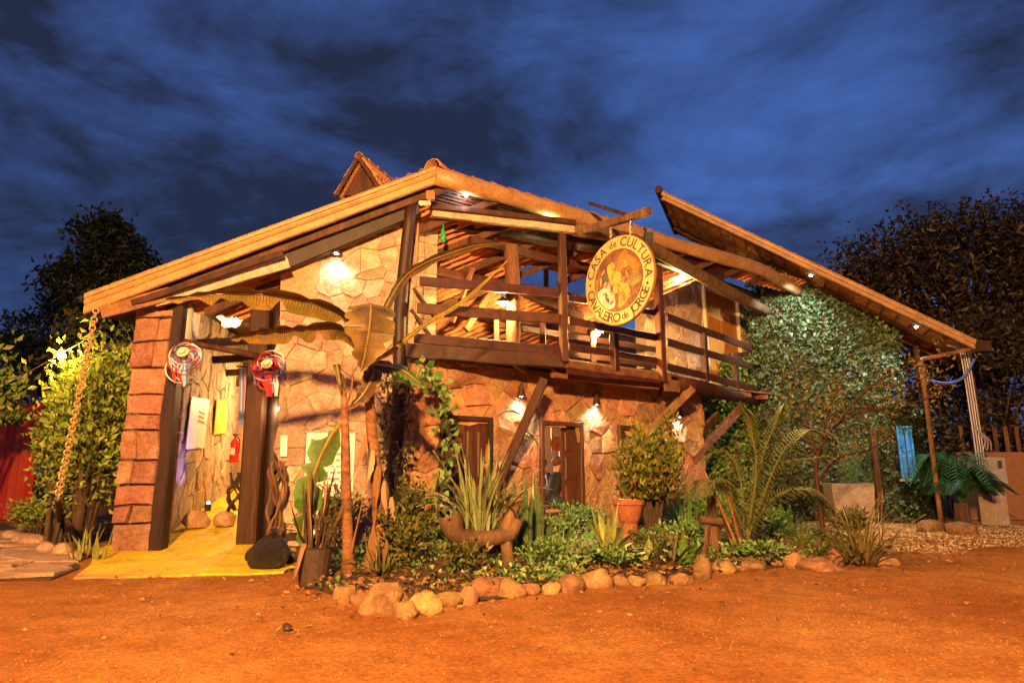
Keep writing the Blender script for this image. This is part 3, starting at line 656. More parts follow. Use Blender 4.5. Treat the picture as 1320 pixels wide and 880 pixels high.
# ---- upper wall with the orange plank door
W3 = VPlane((2.86, 15.3), (2.86 + 0.70, 15.3 + 0.714))
o3 = [W3.sz(*p) for p in [(832, 470), (992, 520), (992, 380), (832, 330)]]; a3, b3 = o3[0][0], o3[1][0]
dd_ = rect(W3, 905, 372, 954, 480); dd_ = (dd_[0], FZ + .06, dd_[2], dd_[3])
gd = rect(W3, 962, 385, 984, 490); gd = (gd[0], FZ + .06, gd[2], dd_[3])
uw = stone_wall(W3, [(a3, FZ + .05), (b3, FZ + .05), (b3, 6.6), (a3, 6.6)], [dd_, gd], 0.25, 'upper_wall', 0.5, 0.015, 0.035, 0.12, 'stone_wall', 41, 1.2)
od = frame(W3, dd_, 0.10, 0.03, 0.16, house, 'cream_paint', False, 'balcony_door')
for i in range(4):
    x0 = dd_[0] + .02 + (dd_[2] - dd_[0] - .04) * i / 4; x1 = dd_[0] + .02 + (dd_[2] - dd_[0] - .04) * (i + 1) / 4 - .008
    MB().poly([W3.w(a, z, -0.05) for a, z in ((x0, dd_[1]), (x1, dd_[1]), (x1, dd_[3]), (x0, dd_[3]))], W3.n * (0.05 + random.uniform(0, .01))).build('plank', 'orange_door', od)
MB().bar(W3.w(dd_[2] - .12, 4.3, 0.03), W3.w(dd_[2] - .12, 4.42, 0.03), .03, .03).build('handle', 'grey_metal', od)
MB().poly([W3.w(a, z, 0.045) for a, z in ((dd_[2]+.14, FZ+.1), (dd_[2]+.36, FZ+.1), (dd_[2]+.36, dd_[3]+.05), (dd_[2]+.14, dd_[3]+.05))], W3.n * 0.03).build('jamb_board', 'cream_paint', house)
mb = MB()
for i in range(16):
    z = FZ + 0.25 + i * 0.15; x = dd_[2] + 0.25 + random.uniform(-.05, .05)
    mb.tube(smooth_path([W3.w(x - .05, z, .078), W3.w(x + random.uniform(-.03, .05), z + .04, .078), W3.w(x + .02, z + .10, .078), W3.w(x + random.uniform(-.06, .06), z + .13, .078)], 5), .012, 4)
mb.build('painted_marks', 'brown_ink', house)
wf = frame(W3, gd, 0.08, 0.03, 0.12, house, 'dark_wood', False, 'glass_door')
for i in range(2):
    for j in range(4):
        x0 = gd[0] + (gd[2]-gd[0])*i/2 + .03; x1 = gd[0] + (gd[2]-gd[0])*(i+1)/2 - .03; z0 = gd[1] + (gd[3]-gd[1])*j/4 + .03; z1 = gd[1] + (gd[3]-gd[1])*(j+1)/4 - .03
        MB().poly([W3.w(a, z, 0.0) for a, z in ((x0, z0), (x1, z0), (x1, z1), (x0, z1))], W3.n * 0.012).build('pane', 'glass_pale', wf)
MB().poly([W3.w(a, z, -0.02) for a, z in ((gd[0], gd[1]), (gd[2], gd[1]), (gd[2], gd[3]), (gd[0], gd[3]))], W3.n * -0.02).build('glass_door_back', 'cream_paint', wf)

# ---- roof
PK = dp(560, 226, 10.7); LE = dp(112, 390, 9.9); RE = gp(973, 344, PK.z); RE2 = gp(1040, 380, PK.z - 0.15)
def tile_sheet(name, Oo, eu, ev, lu, lv, parent, m='tile', pitch=0.2, course=0.36, amp=0.045, seg=6, lip=0.03):
    """clay tiles: rows along ev (down the slope), waves along eu"""
    eu = eu.normalized(); ev = (ev - eu * ev.dot(eu)); ev.normalize(); nn = eu.cross(ev); 
    if nn.z < 0: nn = -nn
    nu = int(lu / pitch); nvv = int(lv / course); V = []; Fq = []
    ks = np.arange(nu * seg + 1); ph = ks * 2 * PI / seg
    hh = amp * np.sign(np.cos(ph)) * np.abs(np.cos(ph)) ** 0.6
    for c in range(nvv):
        for (d, up) in ((c * course - 0.05, lip), ((c + 1) * course, 0.0)):
            for k in range(len(ks)):
                q = Oo + eu * (k * pitch / seg) + ev * (d + 0.02 * math.sin(k // seg * 2.3 + c)) + nn * (float(hh[k]) + (lip if d > c * course else 0))
                V.append(tuple(q))
    w_ = len(ks)
    for c in range(nvv):
        b = c * 2 * w_
        for k in range(w_ - 1): Fq.append((b + k, b + k + 1, b + w_ + k + 1, b + w_ + k))
    return npmesh(name, V, Fq, m, parent, kind='stuff')
EU = (RE - PK).normalized(); EV = (LE - PK); LU = (RE - PK).length
slope = EV.length
nrm = EU.cross(EV.normalized()).normalized(); nrm = nrm if nrm.z > 0 else -nrm
evp = (EV - EU * EV.dot(EU)).normalized(); skew = EV.dot(EU)
# tiles follow the rake: sheared sheet written out in the roof's own plane
def roof_quad(name, u0, u1, t0, t1, parent, m='tile'):
    """u metres along the high eave, t 0..1 down the rake"""
    V = []; Fq = []; pitch = 0.22; seg = 6; nu = int((u1 - u0) / pitch); course = 0.38; n_ = max(1, int((t1 - t0) * slope / course)); w_ = nu * seg + 1
    for c in range(n_):
        for e in (0, 1):
            t = t0 + (t1 - t0) * (c + e + (0.12 if e else 0)) / n_
            for k in range(w_):
                h = 0.045 * math.copysign(abs(math.cos(k * 2 * PI / seg)) ** 0.6, math.cos(k * 2 * PI / seg))
                V.append(tuple(PK + EU * (u0 + k * pitch / seg) + EV * t + nrm * (0.14 + h - (0.035 if e == 0 else 0))))
    for c in range(n_):
        b = c * 2 * w_
        for k in range(w_ - 1): Fq.append((b + k, b + k + 1, b + w_ + k + 1, b + w_ + k))
    return npmesh(name, V, Fq, m, parent, kind='stuff')
roof_quad('roof_tiles', 0.03, 4.65, 0.0, 1.0, house); roof_quad('roof_tiles', 4.65, 7.2, 0.0, 0.36, house)
roof_quad('roof_tiles', 4.65, 7.2, 0.54, 1.0, house); roof_quad('roof_tiles', 7.2, 12.0, 0.0, 0.13, house); roof_quad('roof_tiles', 7.2, 8.8, 0.13, 1.0, house)
# corrugated sheeting under the high eave
mb = MB()
for i in range(9):
    t = 0.012 + i * 0.018
    mb.tube([PK + EU * 0.05 + EV * t + nrm * 0.06, PK + EU * (LU) + EV * t + nrm * 0.06], 0.028, 5)
mb.build('eave_slats', 'brown_wood', house, kind='stuff')
# rafters down the slope
for i in range(10):
    u = 0.5 + i * 1.05
    if u < 4.8: MB().bar(PK + EU * u + nrm * -0.02 + EV * 0.01, PK + EU * u + EV * 0.97 - nrm * 0.02, 0.09, 0.14).build('rafter', 'brown_wood', house)
    else: MB().bar(PK + EU * u - nrm * 0.02, PK + EU * u + EV * (0.45 if u < 7 else .12) - nrm * 0.02, 0.09, 0.14).build('rafter', 'brown_wood', house)
for t in (0.28, 0.5, 0.72): MB().bar(PK + EU * 2.4 + EV * t - nrm * 0.16, PK + EU * LU * (0.9 if t > .4 else .72) + EV * t - nrm * 0.16, 0.12, 0.16).build('purlin', 'brown_wood', house)
# second roof seen across the upper floor
Qa = dp(560, 512, 17.0); Qb = dp(880, 512, 20.0); eu = Vector((Qb.x - Qa.x, Qb.y - Qa.y, 0)).normalized()
tile_sheet('inner_roof_tiles', Vector((Qa.x, Qa.y, 6.1)) + Vector((-eu.y, eu.x, 0)) * 2.6, eu, Vector((eu.y, -eu.x, -0.75)), 9.5, 4.2, house)
for i in range(7):
    b = Vector((Qa.x, Qa.y, 0)) + eu * (0.3 + i * 1.3); MB().bar(lift(b, 3.3), lift(b, 4.2), .12, .12).build('post', 'rail_wood', house)
MB().bar(lift(Qa, 4.15), lift(Qb, 4.15), .1, .14).build('beam', 'brown_wood', house)
# big interior trusses
MB().bar(dp(575, 330, 12.3), dp(750, 410, 14.6), 0.14, 0.20).build('truss_beam', 'brown_wood', house)
MB().bar(dp(600, 425, 12.6), dp(668, 325, 13.6), 0.10, 0.13).build('truss_beam', 'raw_wood', house)
MB().bar(dp(660, 330, 13.2), dp(745, 352, 14.8), 0.12, 0.16).build('truss_beam', 'raw_wood', house)
MB().bar(dp(640, 405, 14.6), dp(760, 398, 15.8), 0.12, 0.22).build('truss_beam', 'brown_wood', house)
MB().bar(dp(704, 395, 15.2), dp(704, 345, 15.0), 0.12, 0.12).build('truss_post', 'brown_wood', house)
MB().bar(dp(583, 415, 12.4), dp(610, 345, 12.2), 0.07, 0.09).build('truss_post', 'raw_wood', house)
# beams under the high eave on the balcony side
MB().bar(S1.p(556, 273, 0.0), S1.p(742, 295, 0.0), 0.12, 0.19, jit=.008, n=6).build('eave_beam', 'pale_board', house)
MB().bar(S1.p(556, 266, 0.1), S1.p(742, 287, 0.1), 0.10, 0.10, jit=.006, n=6).build('eave_beam', 'brown_wood', house)
MB().tube(smooth_path([S1.p(556, 292, -0.5), S1.p(640, 300, -0.5), S1.p(735, 318, -0.5)], 10), .10, 9, .04).build('eave_log', 'dark_wood', house, smooth=True)
MB().tube(smooth_path([dp(741, 296, 12.2), dp(800, 306, 13.0), dp(836, 318, 13.7), dp(915, 362, 15.6), dp(988, 402, 17.9)], 12), [0.14] * 6 + [0.15] * 6, 10, .03).build('eave_log', 'weathered_wood', house, smooth=True)
MB().tube(smooth_path([dp(745, 318, 12.4), dp(840, 335, 14.2), dp(985, 385, 18.2)], 10), .09, 8, .03).build('eave_log', 'dark_wood', house, smooth=True)
# fascia on the rake and gutter on the high eave: profiled strips
def strip(path, prof, outs, ups, name, m):
    vs = []; fs = []; n = len(prof)
    for p, o_, u_ in zip(path, outs, ups):
        for (a, b) in prof: vs.append(p + o_ * a + u_ * b)
    for i in range(len(path) - 1):
        for k in range(n): fs.append((i*n+k, i*n+(k+1)%n, (i+1)*n+(k+1)%n, (i+1)*n+k))
    fs += [tuple(range(n-1, -1, -1)), tuple((len(path)-1)*n + k for k in range(n))]
    return MB().add(vs, fs).build(name, m, house)
fprof = [(-0.05,-0.17),(0.0,-0.17),(0.02,-0.15),(0.025,-0.045),(0.01,-0.03),(0.03,-0.015),(0.05,0.03),(0.052,0.05),(0.03,0.06),(0.055,0.075),(0.06,0.13),(0.03,0.165),(-0.05,0.17)]
ex = (LE - PK).normalized(); onrm = Vector((ex.y, -ex.x, 0)).normalized(); onrm = onrm if onrm.y < 0 else -onrm
strip([PK + ex * (-0.02), PK.lerp(LE, 0.35), PK.lerp(LE, 0.36), LE + ex * 0.03], fprof, [onrm] * 4, [Vector((0, 0, 1))] * 4, 'rake_fascia', 'fascia')
gpath = smooth_path([PK, PK.lerp(RE, 0.33), PK.lerp(RE, 0.67), RE, RE.lerp(RE2, 0.5) + Vector((.05, 0, -0.02)), RE2], 24)
ot = Vector((EU.y, -EU.x, 0)); gprof = [(-0.05,-0.17)] + [(0.13*math.cos(a)+0.0, -0.01+0.165*math.sin(a)) for a in np.linspace(-1.45, 1.45, 9)] + [(-0.05, 0.17)]
strip(gpath, gprof, [ot] * 24, [Vector((0, 0, 1))] * 24, 'eave_gutter', 'gutter').data.polygons.foreach_set('use_smooth', [True] * (23 * 11 + 2))
# boards below the rake: white strip, brown beam
def rakebar(xa, ya, xb, yb, Ya, Yb, wd, hd, m, nm): return MB().bar(dp(xa, ya, Ya), dp(xb, yb, Yb), wd, hd, jit=0.004, n=6).build(nm, m, house)
rakebar(540, 250, 372, 318, 10.95, 10.6, 0.06, 0.15, 'pale_board', 'rake_board')
rakebar(538, 266, 352, 343, 11.0, 10.65, 0.14, 0.34, 'dark_wood', 'rake_beam')
rakebar(372, 338, 200, 388, 10.4, 10.2, 0.05, 0.20, 'pale_board', 'rake_board')
rakebar(365, 326, 170, 391, 10.2, 10.05, 0.05, 0.10, 'brown_wood', 'rake_batten')
rakebar(220, 378, 130, 402, 10.2, 9.95, 0.05, 0.22, 'raw_wood', 'rake_board')
# soffit boarding between the fascia and the wall on the rake
V = [PK + Vector((0, .06, -.12)), LE + Vector((0, .06, -.12)), LE + Vector((0.1, 1.4, -.10)), PK + Vector((0.1, 1.2, -.10))]
mb = MB(); mb.poly(V, (0, 0, 0.03)); mb.build('soffit', 'brown_wood', house)
# tile ends on the rake and the ridge cap at the peak
def curved_tile(p, d, r, ln, parent, name='ridge_tile', m='tile', tilt=0.0):
    d = d.normalized(); s = d.cross(Vector((0, 0, 1))).normalized(); u = s.cross(d).normalized(); vs = []; fs = []; n = 8
    for (k, rr) in ((0, r), (1, r * 0.85)):
        for th in (0, 1):
            for i in range(n + 1):
                a = PI * i / n; q = rr - 0.02 * th; vs.append(p + d * ln * k + s * q * math.cos(a) + u * (q * math.sin(a) + (0.02 if k == 0 else 0)))
    w_ = n + 1
    for i in range(n):
        fs += [(i, i+1, 2*w_+i+1, 2*w_+i), (w_+i, 3*w_+i, 3*w_+i+1, w_+i+1), (i, w_+i, w_+i+1, i+1), (2*w_+i, 2*w_+i+1, 3*w_+i+1, 3*w_+i)]
    fs += [(0, 2*w_, 3*w_, w_), (n, w_+n, 3*w_+n, 2*w_+n)]
    return MB().add(vs, fs).build(name, m, parent)
curved_tile(PK + Vector((-.06, .12, .17)), EU + Vector((-.3, .3, 0)), 0.19, 0.5, house)
for i in range(1, 5): curved_tile(PK + ex * (0.05 + i * 0.24) + Vector((0, .1, .15)), EU, 0.11, 0.45, house)
for i in range(1, 14): curved_tile(PK + EU * (i * 0.42) + Vector((-.08, .12, .15)), EU, 0.10, 0.44, house)
# dormer behind the rake
a = dp(467, 210, 13.0); b = dp(443, 252, 12.9); c = dp(495, 252, 13.0); bk = Vector((.62, 1.7, 0))
dm = MB().add([b, c, a, b + bk, c + bk, a + bk], [(0, 1, 2), (3, 5, 4), (0, 3, 4, 1), (1, 4, 5, 2), (0, 2, 5, 3)]).build('dormer', 'brown_wood', house)
fr = -bk.normalized() * 0.16
for (e0, e1) in ((a, b), (a, c)):
    d = e1 - e0; ov_ = d * .10; nr = d.cross(bk).normalized(); nr = nr if nr.z > 0 else -nr
    MB().bar(e0 + fr + nr * .03, e1 + fr + ov_ + nr * .03, .05, .07).build('barge_board', 'brown_wood', dm)
    MB().poly([e0 + fr + nr * .04, e1 + fr + ov_ + nr * .04, e1 + ov_ + bk + nr * .04, e0 + bk + nr * .04], nr * .02).build('roof_deck', 'tile', dm)
    nk = int((bk.length + .16) / .17)
    for k in range(nk):
        for j_ in range(2): curved_tile(e1 + ov_ - d * (j_ * .52) + fr + bk.normalized() * (.07 + k * .17) + nr * .06, -d, .075, d.length * .58, dm, 'tile')
for k in range(5): curved_tile(a + fr + bk.normalized() * k * .33 + Vector((0, 0, .06)), bk, .10, .38, dm, 'ridge_tile')

# ---- entrance: stone pillar, posts, inner wall, hall
pillar = [gp(150, 714), gp(186, 714)]
A_ = VPlane((pillar[0].x, pillar[0].y), (pillar[1].x, pillar[1].y)); pw = (pillar[1] - pillar[0]).length
mb = MB(); ctr = (pillar[0] + pillar[1]) / 2; 
core = MB().box(ctr + Vector((0.03, 0.36, 1.9)), (pw - .08, 0.5, 3.8)).build('entrance_pillar', 'mortar', house)
z = 0.0; r = 0
while z < 3.78:
    h = random.uniform(0.18, 0.5); h = min(h, 3.86 - z); sp = random.choice((1, 2, 2)) if r else 1
    cut = random.uniform(.3, .7); sk = random.uniform(-.05, .05)
    for (f0, f1) in ([(0, 1)] if sp == 1 else [(0, cut), (cut, 1)]):
        xa, xb = pw*f0 - (.07 + random.uniform(0, .04) if f0 == 0 else -.006), pw*f1 + (.06 if f1 == 1 else -.006)
        stone_piece([(xa, z + .006), (xb, z + .006 + random.uniform(0, .02)), (xb + (sk if f1 < 1 else 0), z + h - .006), (xa + (sk if f0 > 0 else 0), z + h - .006 - random.uniform(0, .02))], A_.w, 0.06, 0.035, core, 'pillar_stone', rough=.6, seed=r)
    MB().box(ctr + Vector((pw/2 + .02, .36, z + h/2)), (.08, .5, h - .015)).build('stone', 'pillar_stone', core)
    z += h; r += 1
def post_px(xa, ya, xb, yb, Y, rad, m='brown_wood', sq=False, z0=None):
    a = dp(xa, ya, Y); b = dp(xb, yb, Y)
    if z0 is not None: a.z = z0
    if sq: return MB().bar(a, b, rad[0] * 2, rad[1] * 2, Vector((0, 1, 0)), jit=.006, n=8).build('post', m, house)
    return MB().tube([a.lerp(b, i/8) for i in range(9)], [rad[0] + (rad[1]-rad[0])*i/8 for i in range(9)], 10, 0.05).build('post', m, house, smooth=True)
post_px(199, 714, 228, 396, 10.55, (.15, .12), 'dark_wood', z0=0, sq=True)
post_px(320, 702, 338, 400, 11.05, (.16, .13), z0=0.03, sq=True)
post_px(347, 700, 362, 390, 11.15, (.15, .12), z0=0.03, m='dark_wood')
for (x, y0, y1) in ((207, 420, 388), (237, 450, 392)): a = dp(x, y0, 10.7); b = dp(x + 2, y1, 10.7); MB().tube([a, Vector((a.x, a.y, b.z))], .10, 12).build('pipe', 'white_pipe', house, smooth=True)
MB().tube([dp(236, 440, 10.5), dp(350, 462, 10.9)], .05, 8, .04).build('header_pole', 'brown_wood', house, smooth=True)
IW = VPlane((-6.02, 11.6), (-7.95, 18.9))
oi_ = [(0.0, 0.05), (7.4, 0.7), (7.4, 5.0), (0.0, 4.3)]
stone_wall(IW, oi_, [], 0.3, 'hall_wall', 0.40, 0.03, 0.06, 0.05, 'stone_wall', 77, 2.3, 0.35)
MB().poly([Vector((-8.6, 19, .5)), Vector((-3.2, 20, .5)), Vector((-3.2, 20, 5.4)), Vector((-8.6, 19, 5.4))], (0, .2, 0)).build('hall_back_wall', 'plaster', house)
q = W0.w(2.05, 0, -.18)
MB().poly([Vector((q.x, q.y + .1, 0.0)), Vector((q.x + 1.2, 20, 0.0)), Vector((q.x + 1.2, 20, 3.2)), Vector((q.x, q.y + .1, 3.2))], (.2, 0, 0)).build('hall_side_wall', 'plaster', house)
for i in range(4): MB().bar(Vector((-8, 12.5 + i * 1.8, 3.6)), Vector((-3.0, 12.9 + i * 1.8, 3.95)), .12, .16).build('hall_beam', 'brown_wood', house)

MB().poly([Vector((-6.5, 12.1, 4.25)), Vector((-3.4, 12.3, 4.75)), Vector((-3.0, 20.2, 5.3)), Vector((-8.9, 19.2, 5.1))], (0, 0, .06)).build('hall_ceiling', 'brown_wood', house)
# ================================================================ VINE COVERED HOUSE
RT = dp(850, 250, 17.0); RB = dp(1258, 444, 15.3); BKV = gp(872, 302, RT.z) - RT; BKV.z = 0
vh = thing('vine_house', (8, 17, 0), 'house wall overgrown with ivy under a steep tiled lean-to roof', 'house')
rd = (RB - RT); rl = rd.length; rdn = rd.normalized()
sl_ = []
def vroof():
    V = []; Fq = []; seg = 6; pitch = 0.22; nb_ = int(3.6 / pitch); n_ = int(rl / 0.38); bkn = BKV.normalized(); nn = rdn.cross(bkn); nn = nn if nn.z > 0 else -nn; w_ = nb_ * seg + 1
    for c in range(n_):
        for e in (0, 1):
            t = (c + e * 1.12) / n_ * rl
            for k in range(w_):
                h = 0.045 * math.copysign(abs(math.cos(k*2*PI/seg)) ** .6, math.cos(k*2*PI/seg)); V.append(tuple(RT + rdn * t + bkn * (k*pitch/seg + .05) + nn * (.10 + h - (.035 if e == 0 else 0))))
    for c in range(n_):
        b = c * 2 * w_
        for k in range(w_ - 1): Fq.append((b+k, b+k+1, b+w_+k+1, b+w_+k))
    npmesh('roof_tiles', V, Fq, 'tile', vh, kind='stuff')
    for k in range(3): MB().bar(RT + bkn * (.35 + k * 1.2) + nn * .0, RB + bkn * (.35 + k * 1.2), .08, .10).build('rafter', 'raw_wood', vh)
    for k in range(22): MB().bar(RT + rdn * (rl * (k + .5) / 22) + bkn * .08 + nn * .055, RT + rdn * (rl * (k + .5) / 22) + bkn * 3.4 + nn * .055, .05, .04, nn).build('batten', 'raw_wood', vh)
    MB().tube([RT + rdn * -.1 + bkn * .02 + nn * .12, RT + rdn * -.1 + bkn * 3.6 + nn * .12], .11, 8).build('ridge_log', 'brown_wood', vh)
    o2 = Vector((rdn.y, -rdn.x, 0)).normalized(); o2 = o2 if o2.y < 0 else -o2
    vs = []; pr = [(-.04,-.13),(.0,-.13),(.02,-.11),(.02,-.02),(.05,.0),(.06,.06),(.05,.12),(-.04,.13)]; fs = []
    for p in (RT + rdn * .1, RB): vs += [p + o2 * a + Vector((0, 0, b)) for a, b in pr]
    n = 8; fs = [(k, (k+1) % n, n + (k+1) % n, n + k) for k in range(n)] + [tuple(range(7, -1, -1)), tuple(range(8, 16))]
    MB().add(vs, fs).build('rake_gutter', 'gutter', vh)
vroof()
VW = VPlane((6.6, 18.15), (10.2, 17.0)); 
def vsz(px, py): return VW.sz(px, py)
ov = [vsz(*p) for p in [(985, 300), (1148, 428)]]
aw0, aw1 = vsz(985, 500)[0], vsz(1150, 500)[0]; aw2 = vsz(1202, 600)[0]
zt0, zt1 = vsz(985, 330)[1], vsz(1150, 418)[1]
al_ = vsz(878, 560)[0]; MB().poly([VW.w(al_, 0, -.3), VW.w(aw0 + .4, 0, -.3), VW.w(aw0 + .4, 4.6, -.3), VW.w(al_, 4.6, -.3)], VW.n * -.2).build('pale_wall', 'bark', vh)
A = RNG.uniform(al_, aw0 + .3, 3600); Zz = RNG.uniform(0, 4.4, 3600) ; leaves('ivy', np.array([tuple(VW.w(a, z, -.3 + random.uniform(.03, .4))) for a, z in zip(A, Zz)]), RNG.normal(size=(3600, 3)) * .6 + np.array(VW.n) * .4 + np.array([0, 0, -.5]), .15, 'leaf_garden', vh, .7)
MB().poly([VW.w(aw0, 0), VW.w(aw1, 0), VW.w(aw1, zt1), VW.w(aw0, zt0)], VW.n * -.25).build('wall', 'bark', vh)
MB().poly([VW.w(aw1 + .002, 0), VW.w(aw2, 0), VW.w(aw2, 2.9), VW.w(aw1 + .002, 2.9)], VW.n * -.2).build('low_wall', 'bark', vh)
# blue shuttered window
bw = rect(VW, 1155, 552, 1179, 616); bf = frame(VW, bw, .05, .12, .10, vh, 'blue_paint', False, 'window'); mid = (bw[0]+bw[2])/2
panel_leaf(VW, bw[0] + .01, bw[1], mid - .01, bw[3], .10, bf, 'blue_paint', name='shutter'); panel_leaf(VW, mid + .02, bw[1], bw[2] - .01, bw[3], .10, bf, 'blue_paint', name='shutter')
MB().bar(VW.w(bw[0] - .08, bw[1] - .05, .1), VW.w(bw[2] + .08, bw[1] - .05, .1), .16, .06).build('sill', 'concrete', vh)
MB().bar(VW.w(vsz(1128, 600)[0], 0, .12), VW.w(vsz(1128, 600)[0], 2.35, .12), .14, .14).build('door_post', 'door_wood', vh)
MB().poly([VW.w(a, z, .03) for a, z in ((vsz(1080, 600)[0], 0), (vsz(1122, 600)[0], 0), (vsz(1122, 600)[0], 2.1), (vsz(1080, 600)[0], 2.1))], VW.n * .03).build('door', 'leaf_cycad', vh)
# porch posts at the low end
def vpost(xa, ya, xb, yb, Y, r, m='weathered_wood'):
    a = dp(xa, ya, Y); b = dp(xb, yb, Y); a.z = 0; a.x = b.x; return MB().tube([a.lerp(b, i/6) for i in range(7)], r, 9, .05).build('post', m, vh, smooth=True)
vpost(1196, 640, 1187, 462, 15.6, .055, 'raw_wood'); vpost(1253, 640, 1246, 450, 17.5, .10, 'bark'); vpost(1181, 640, 1180, 445, 17.6, .08, 'bark')
MB().bar(dp(1184, 464, 15.6), dp(1250, 450, 15.5), .08, .09).build('porch_beam', 'raw_wood', vh)
MB().box(RB + Vector((0.12, 0, -.05)), (.3, .25, .25)).build('gutter_end', 'brown_wood', vh)
# ivy on the wall
n = 8500; A = RNG.uniform(aw0 - .3, aw1 + .25, n); zt_ = zt0 + (zt1 - zt0) * (A - aw0) / (aw1 - aw0); Zz = RNG.uniform(0.0, 1, n) ** 0.85 * zt_
ok = ~((A > bw[0] - .1) & (Zz > bw[1] - .12) & (Zz < bw[3] + .1)); A = A[ok]; Zz = Zz[ok]; n = len(A)
bul = np.array([0.15 + 0.15 * noise.noise(Vector((a * 1.3, z * 1.3, 4))) for a, z in zip(A, Zz)])
off = bul * RNG.uniform(0.4, 1.0, n) * np.where((A > bw[0] - 1.5) & (Zz < bw[3] + .6) & (Zz > bw[1] - .5), .15, 1) + .03
Pp = np.array([tuple(VW.w(a, z, o_)) for a, z, o_ in zip(A, Zz, off)]); nn_ = np.array(VW.n)
D = RNG.normal(size=(n, 3)) * 0.6 + nn_ * 0.45 + np.array([0, 0, -0.55])
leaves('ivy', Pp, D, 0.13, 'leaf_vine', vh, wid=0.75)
n = 2600; A = RNG.uniform(aw1 - .1, aw2 + .05, n); Zz = RNG.uniform(0, 2.95, n); ok = ~((A > bw[0] - .06) & (A < bw[2] + .06) & (Zz > bw[1] - .08) & (Zz < bw[3] + .06)); A = A[ok]; Zz = Zz[ok]
Pp = np.array([tuple(VW.w(a, z, random.uniform(.02, .14))) for a, z in zip(A, Zz)])
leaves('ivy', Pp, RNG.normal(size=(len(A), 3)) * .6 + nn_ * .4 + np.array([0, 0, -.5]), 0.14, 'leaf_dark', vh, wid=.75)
# far right: garden wall with pickets
gw = thing('garden_wall', gp(1318, 678), 'orange rendered garden wall topped with pale pickets', 'wall')
ga = gp(1296, 676); g0 = Vector((ga.x + .2, 17.6, 0)); g1 = Vector((ga.x + 7, 17.9, 0))
MB().poly([g0, g1, g1 + Vector((0, 0, 1.75)), g0 + Vector((0, 0, 1.75))], (0, .18, 0)).build('wall', 'orange_wall', gw)
for i in range(22): MB().box(g0.lerp(g1, (i + .5) / 22) + Vector((0, .09, 2.1)), (.10, .03, .68)).build('picket', 'weathered_wood', gw)
# left: red plank gate
rg = thing('red_gate', gp(10, 668), 'red painted plank gate behind the leafy bush', 'gate')
r0 = gp(-60, 668); r1 = gp(36, 670); 
for i in range(9):
    a = r0.lerp(r1, i / 9); b = r0.lerp(r1, (i + .94) / 9); MB().poly([a, b, b + Vector((0, 0, 3.05)), a + Vector((0, 0, 3.05))], (0, .05 + random.uniform(0, .02), 0)).build('plank', 'red_gate', rg)
for z in (.6, 2.5): MB().bar(r0 + Vector((0, .1, z)), r1 + Vector((0, .1, z)), .06, .14).build('cross_rail', 'red_gate', rg)
# ================================================================ LAMPS
def lamp(name, parent, loc, energy, color, radius=0.05, spot=None, aim=None, blend=0.5):
    ld = bpy.data.lights.new(name, 'SPOT' if spot else 'POINT'); ld.energy = energy; ld.color = color; ld.shadow_soft_size = radius
    o = bpy.data.objects.new(name, ld); link(o, parent, loc)
    if spot:
        ld.spot_size = math.radians(spot); ld.spot_blend = blend
        o.rotation_euler = Vector(aim).to_track_quat('-Z', 'Y').to_euler()
    return o
def bulb(c, r, m, parent, name='bulb'):
    V, Fc = ico(2); return MB().add([v * r + Vector(c) for v in V], Fc).build(name, m, parent, smooth=True)
def sconce(plane, px, py, label, energy, color=(1.0, .88, .70)):
    p = plane.p(px, py, 0.06); t = thing('wall_lamp', p, label, 'lamp', 'cone wall lamps on the stone walls')
    up = Vector((0, 0, 1)); c = p + plane.n * .10
    MB().lathe(c, [(0.015, .30), (.03, .26), (.055, .16), (.085, .03), (.09, 0.0), (.082, 0.0), (.05, .14), (.02, .24)], 14).build('shade', 'brown_wood', t, smooth=True)
    MB().bar(c - plane.n * .12 + up * .2, c + up * .2, .02, .03).build('bracket', 'brown_wood', t)
    bulb(c + up * .03, .035, 'lamp_white', t)
    lamp('lamp_light', t, c - up * .03, energy, color, .03, 130, Vector((0, 0, -1)) - plane.n * .12, .9)
sconce(W0, 434, 330, 'wall lamp washing the upper gable wall beside the peak', 34)
sconce(W1, 668, 512, 'wall lamp between the panelled door and the open window', 55)
sconce(W1, 765, 522, 'wall lamp between the open window and the small shuttered window', 55)
sconce(W1, 872, 538, 'wall lamp at the far end of the front wall beside the wooden braces', 45)
# shell lamp high on the hall wall
p = dp(301, 408, 12.9); t = thing('shell_lamp', p, 'lamp with white shell petals hanging in the hall entrance', 'lamp'); MB().tube([p, p + Vector((0, .05, .5))], .01, 5).build('cord', 'black', t)
for a in np.linspace(0, 2*PI, 6, endpoint=False):
    mb = MB(); d = Vector((math.cos(a), -.35, math.sin(a) * .9)); sd = Vector((-math.sin(a), 0, math.cos(a)))
    blade(mb, [p + d * .05, p + d * .13, p + d * .22, p + d * .30], .24, .1, lambda t_: (0.4, 1, .95, .35)[int(round(t_*3))], side=sd); mb.build('petal', 'white_board', t)
bulb(p + Vector((.0, -.12, 0)), .05, 'lamp_warm', t); lamp('lamp_light', t, p + Vector((.0, -.5, -.1)), 6, (1, .78, .45), .08)
